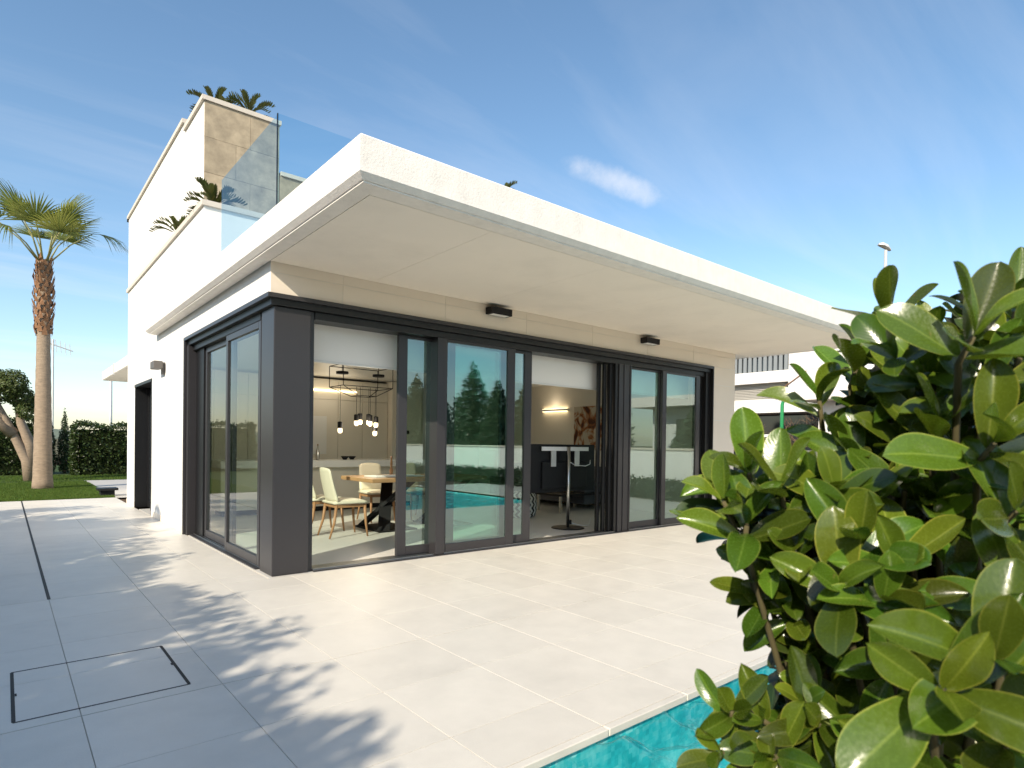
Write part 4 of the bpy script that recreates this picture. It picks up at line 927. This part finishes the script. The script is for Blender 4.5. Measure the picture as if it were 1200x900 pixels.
MB().tube([(BX-.05, 5.5, 3.1), (BX-.05, 4.15, 4.0)], .018, 6).build('stay', MT['boot'], nb)
# bare trees and white rail fence in front of it
def bare_tree(loc, h, lab, seed):
    o = empty('bare_tree', loc, lab, 'tree', 'bare trees before the neighbouring house'); rg = random.Random(seed); b = MB()
    def br(p, d, L, r_, lev):
        mid = p+d*L*.5+Vector((rg.uniform(-1, 1), rg.uniform(-1, 1), rg.uniform(-.3, .6)))*L*.1; e_ = p+d*L
        b.tube([p, mid, e_], [r_, r_*.8, r_*.55], 5, False)
        if lev == 0: return
        for k in range(rg.choice((2, 3, 3))):
            nd = (d+Vector((rg.uniform(-1, 1), rg.uniform(-1, 1), rg.uniform(-.5, .7)))*.9).normalized(); br(p+d*L*rg.uniform(.55, 1), nd, L*rg.uniform(.55, .8), r_*.55, lev-1)
    br(Vector((0, 0, 0)), Vector((.05, 0, 1)), h*.42, .09, 5)
    b.build('branches', MT['bark'], o, local=True)
for i, (x, y, h) in enumerate(((18.2, 6.2, 2.6), (18.0, 5.5, 2.4), (18.5, 4.2, 2.5), (18.0, 3.0, 2.5))): bare_tree((x, y, 0), h, ['dark bare tree nearest the house end, under the white block', 'dark bare tree just right of the first trunk', 'bare branching tree behind the white railing', 'bare branching tree at the bush side of the white railing'][i], 80+i)
fn = empty('railing', (16, 4, 0), 'white metal railing beyond the end of the terrace', 'railing')
fy0, fy1 = 3.25, 4.30
MB().box(16, 16.05, fy0, fy1, 1.58, 1.66).build('top_rail', MT['white'], fn)
y = fy0
while y < fy1: MB().box(16.01, 16.04, y, y+.06, -.05, 1.579).build('baluster', MT['white'], fn); y += .21
gp = empty('green_pipe', (17, 3.6, 0), 'bent bright green garden pipe rising in front of the neighbouring house', 'pipe')
MB().tube([(17, 3.55, 0), (17, 3.55, 2.62), (17, 3.50, 2.78), (17, 3.38, 2.84), (17, 3.12, 2.82), (17, 2.95, 2.72)], [.06, .055, .05, .045, .03, .02], 10).build('stem', MT['greenpipe'], gp, smooth=True)
MB().box(16.9, 17.1, 3.45, 3.65, -.05, .03).build('foot', MT['greenpipe'], gp)
# street lamp
p0 = at(1038, 292, 32); sp_ = empty('street_lamp', (p0.x, p0.y, -.05), 'tall pale street lamp rising above the bush', 'street lamp')
MB().tube([(0, 0, 0), (0, 0, p0.z)], [.14, .075], 12).build('pole', MT['zinc'], sp_, smooth=True, local=True)
v_ = MB(); hd = RT
for (u_, zz_, wd) in ((-.42, .38, .02), (-.38, .22, .17), (0, .12, .2), (.2, -.0, .12), (.24, .05, .04)): pass
hb_ = MB(); prof = [(-.40, .30, .10, .10), (-.2, .26, .19, .16), (.05, .14, .19, .18), (.25, .0, .10, .10)]
for u_, z_, wd, th2 in prof:
    c_ = Vector((hd.x*u_, hd.y*u_, p0.z+z_-.05)); s_ = Vector((-hd.y, hd.x, 0))
    hb_.v += [tuple(c_-s_*wd), tuple(c_+s_*wd), tuple(c_+s_*wd*.7+Vector((0, 0, th2))), tuple(c_-s_*wd*.7+Vector((0, 0, th2)))]
for k in range(3):
    for i in range(4): hb_.f.append((k*4+i, k*4+(i+1) % 4, k*4+4+(i+1) % 4, k*4+4+i))
hb_.f += [(3, 2, 1, 0), (12, 13, 14, 15)]
hb_.build('lamp_head', MT['zinc'], sp_, local=True, bevel=.02)

# ================================================================== FOREGROUND BUSH
bl_m = leaf_mat('bush_leaf', (.062, .112, .010), (.24, .34, .02), .15, .25, .6, .50, (.26, .30, .05), (.17, .24, .04))
bd_m = leaf_mat('shaded_bush_leaf', (.022, .042, .007), (.05, .08, .008), .08, .36, .5, .30, (.08, .11, .03), (.08, .12, .03))  # inner leaves coloured darker to paint the shade inside the bush
def bleaf(seed, fold=.25, bend=.25):
    rg = random.Random(seed); nl, nw = 15, 8; V, UV, F = [], [], []
    wid = .295*rg.uniform(.85, 1.15); skew = rg.uniform(-.04, .04)
    for i in range(nl+1):
        t = .5*(i/nl)+.5*math.sin(i/nl*math.pi/2)
        wv = wid*(max(0, t)**.66)*(max(0, 1-t**3.2))**.68*1.12+.02*(1-t)
        if i == nl: wv = .004
        for j in range(nw+1):
            u = j/nw*2-1
            y = u*wv; x = t*(1-.10*bend*t)+skew*y
            z = fold*abs(u)**1.3*wv*.9 - bend*t*t*.55 + .02*math.sin(t*7+seed)*abs(u) + .015*math.sin(t*5+u*2+seed*1.7)
            V.append((x, y, z)); UV.append((u, t))
    for i in range(nl):
        for j in range(nw): q = i*(nw+1)+j; F.append((q, q+nw+1, q+nw+2, q+1))
    return np_mesh('leaf', V, F, bl_m, UV, True)
BL = [bleaf(1, .5, .2), bleaf(2, .3, .4), bleaf(3, .8, .3), bleaf(4, .4, .6), bleaf(5, .2, .1), bleaf(6, .65, -.1), bleaf(7, .9, .5), bleaf(8, .35, .25)]
bc = at(1110, 690, 1.35)
bush = empty('leafy_bush', (bc.x, bc.y, -.05), 'large glossy round-leaved green bush filling the right foreground', 'bush')
bo = Vector((bc.x, bc.y, -.05))
ros = [ # px, py, depth, size
 (1190,365,1.0,1.1),(1140,380,1.25,1),(1042,372,1.15,1.05),(1140,395,.82,1.25),(1085,400,1.1,1),(1005,425,1.12,1.05),(1018,480,1.08,1.05),(960,470,1.1,.95),
 (915,575,.95,1.2),(878,555,1.0,1.0),(848,588,.98,1.0),(875,615,.95,1.0),(935,650,.95,1.0),(905,655,1.0,.85),(955,600,.98,1.05),(1005,640,.88,1.05),(985,690,.86,1.05),(1050,660,.86,1.0),
 (1035,705,.84,1.0),(1005,545,1.02,1),(1060,575,.95,1),(1100,505,.9,1.1),(1165,520,.82,1.15),(1095,450,.98,1.05),(1055,440,1.08,1),(1155,455,.9,1.1),(1195,420,.9,1.1),(1190,600,.78,1.1),(1130,590,.92,1),
 (1105,810,.66,1.15),(1165,775,.66,1.1),(1195,690,.78,1.1),(1120,705,.88,1),(1065,770,.86,.95),(1015,775,.98,.95),(985,810,1.0,.85),(858,835,.92,.70),(895,845,.92,.75),(846,882,.9,.70),(905,888,.88,.8),
 (960,850,.9,.95),(1015,865,.85,.95),(1060,885,.8,.95),(1180,870,.7,1.05),(990,735,1.02,.9),(985,530,1.06,1.0),(892,688,1.02,.8),(922,718,1.0,.85),(952,762,1.0,.8)]
rg = random.Random(21); stems = MB(); nleaf = 0
root = bo+Vector((0, 0, .05))
for ri, (px, py, dep, sc) in enumerate(ros):
    c = at(px, py, dep*1.06)
    outw = (c-(bc+Vector((0, 0, -.1)))).normalized()
    ax = (outw*.75+Vector((0, 0, .55))-FW*.45+Vector((rg.uniform(-.3, .3), rg.uniform(-.3, .3), rg.uniform(-.2, .2)))).normalized()
    a1 = ax.orthogonal().normalized(); a2 = ax.cross(a1)
    ph = rg.uniform(0, 6.28)
    for k in range(6):
        ring = k//2; th = ph+(k % 2)*math.pi+ring*1.35+rg.uniform(-.25, .25)
        rad = a1*math.cos(th)+a2*math.sin(th)
        opn = (.35, .8, 1.15)[ring]+rg.uniform(-.12, .15)
        d = (ax*math.cos(opn)+rad*math.sin(opn)).normalized()
        nrm = (ax*math.sin(opn)-rad*math.cos(opn)); nrm = (nrm+Vector((rg.uniform(-.35, .35), rg.uniform(-.35, .35), rg.uniform(-.35, .35)))).normalized()
        yv = nrm.cross(d).normalized(); zv = d.cross(yv)
        q = Matrix((d, yv, zv)).transposed().to_quaternion()
        L = .112*sc*(.78, 1.0, 1.08)[ring]*rg.uniform(.85, 1.15)
        p = c-ax*(.02*ring)+d*.006
        inst('leaf', BL[rg.randrange(8)], bush, p-bo, q, L); nleaf += 1
    s0 = root.lerp(c, .45)+Vector((rg.uniform(-.06, .06), rg.uniform(-.06, .06), -.06))
    stems.tube([s0-bo, (s0.lerp(c, .6)+Vector((0, 0, -.03)))-bo, c-ax*.05-bo, c-bo], [.007, .006, .005, .004], 6)
    stems.tube([root+Vector((rg.uniform(-.1, .1), rg.uniform(-.1, .1), 0))-bo, root.lerp(s0, .5)-bo, s0-bo], [.011, .009, .007], 6)
stm = mat('bush_stem', (.10, .085, .04), .8, .3, noise=.3, nscale=30)
stems.build('branches', stm, bush, smooth=True, local=True)
# the many leaves deeper inside
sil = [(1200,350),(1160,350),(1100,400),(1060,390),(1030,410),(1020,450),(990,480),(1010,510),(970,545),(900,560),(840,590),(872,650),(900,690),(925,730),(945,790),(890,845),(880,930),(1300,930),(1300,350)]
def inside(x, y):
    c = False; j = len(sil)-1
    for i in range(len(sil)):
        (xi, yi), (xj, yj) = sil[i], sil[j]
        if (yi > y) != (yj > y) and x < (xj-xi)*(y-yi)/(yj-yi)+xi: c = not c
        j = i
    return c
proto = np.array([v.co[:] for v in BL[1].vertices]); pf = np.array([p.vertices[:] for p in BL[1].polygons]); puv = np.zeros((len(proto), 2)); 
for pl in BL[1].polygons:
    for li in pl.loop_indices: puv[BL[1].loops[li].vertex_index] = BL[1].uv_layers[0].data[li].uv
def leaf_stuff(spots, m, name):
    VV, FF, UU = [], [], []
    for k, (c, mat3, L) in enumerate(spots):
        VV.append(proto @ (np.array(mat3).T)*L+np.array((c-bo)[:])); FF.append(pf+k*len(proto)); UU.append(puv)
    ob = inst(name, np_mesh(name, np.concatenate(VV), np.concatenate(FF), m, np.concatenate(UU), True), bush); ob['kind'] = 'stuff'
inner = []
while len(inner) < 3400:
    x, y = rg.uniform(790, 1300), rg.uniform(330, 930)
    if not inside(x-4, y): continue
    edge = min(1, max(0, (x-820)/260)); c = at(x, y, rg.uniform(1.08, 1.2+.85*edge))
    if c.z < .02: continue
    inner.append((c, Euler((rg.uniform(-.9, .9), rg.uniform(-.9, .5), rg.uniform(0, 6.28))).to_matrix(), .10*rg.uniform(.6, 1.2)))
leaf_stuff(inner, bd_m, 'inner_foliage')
outer = []; seen = [(p[0], p[1]) for p in ros]; tries = 0
while len(seen) < len(ros)+85 and tries < 20000:
    tries += 1; x, y = rg.uniform(800, 1230), rg.uniform(335, 920)
    if not inside(x-8, y) or min((x-a_)**2+(y-b_)**2 for a_, b_ in seen) < 24**2: continue
    seen.append((x, y)); c = at(x, y, rg.uniform(.98, 1.14))
    ax = ((c-bc).normalized()*.7+Vector((0, 0, .5))-FW*.45+Vector((rg.uniform(-.45, .45), rg.uniform(-.45, .45), rg.uniform(-.3, .3)))).normalized()
    a1 = ax.orthogonal().normalized(); a2 = ax.cross(a1); ph = rg.uniform(0, 6.28); sc = rg.uniform(.65, 1.05)
    for k in range(rg.choice((5, 6, 7))):
        ring = k//2; th = ph+(k % 2)*math.pi+ring*1.35+rg.uniform(-.35, .35); rad = a1*math.cos(th)+a2*math.sin(th)
        opn = (.35, .85, 1.2, 1.45)[ring]+rg.uniform(-.2, .2); d = (ax*math.cos(opn)+rad*math.sin(opn)).normalized()
        nrm = (ax*math.sin(opn)-rad*math.cos(opn)+Vector((rg.uniform(-.3, .3), rg.uniform(-.3, .3), rg.uniform(-.3, .3)))).normalized(); yv = nrm.cross(d).normalized(); zv = d.cross(yv)
        outer.append((c-ax*(.02*ring), Matrix((d, yv, zv)).transposed(), .108*sc*(.75, 1.0, 1.05, 1.0)[ring]*rg.uniform(.75, 1.15)))
leaf_stuff(outer, bl_m, 'outer_foliage')

# light of the lamps that are lit in the room
def lamp(name, loc, w_, col, rad=.06):
    l = bpy.data.lights.new(name, 'POINT'); l.energy = w_; l.color = col; l.shadow_soft_size = rad
    o = bpy.data.objects.new(name, l); COL.objects.link(o); o.location = loc
lamp('pendant_light', (2.4, 2.9, 1.42), 13, (1, .86, .66), .15)
lamp('cabinet_light', (3.2, 5.9, 2.2), 3, (1, .86, .66), .3)
lamp('bar_light', (7.5, 4.15, 2.15), 1.2, (1, .82, .58), .2)
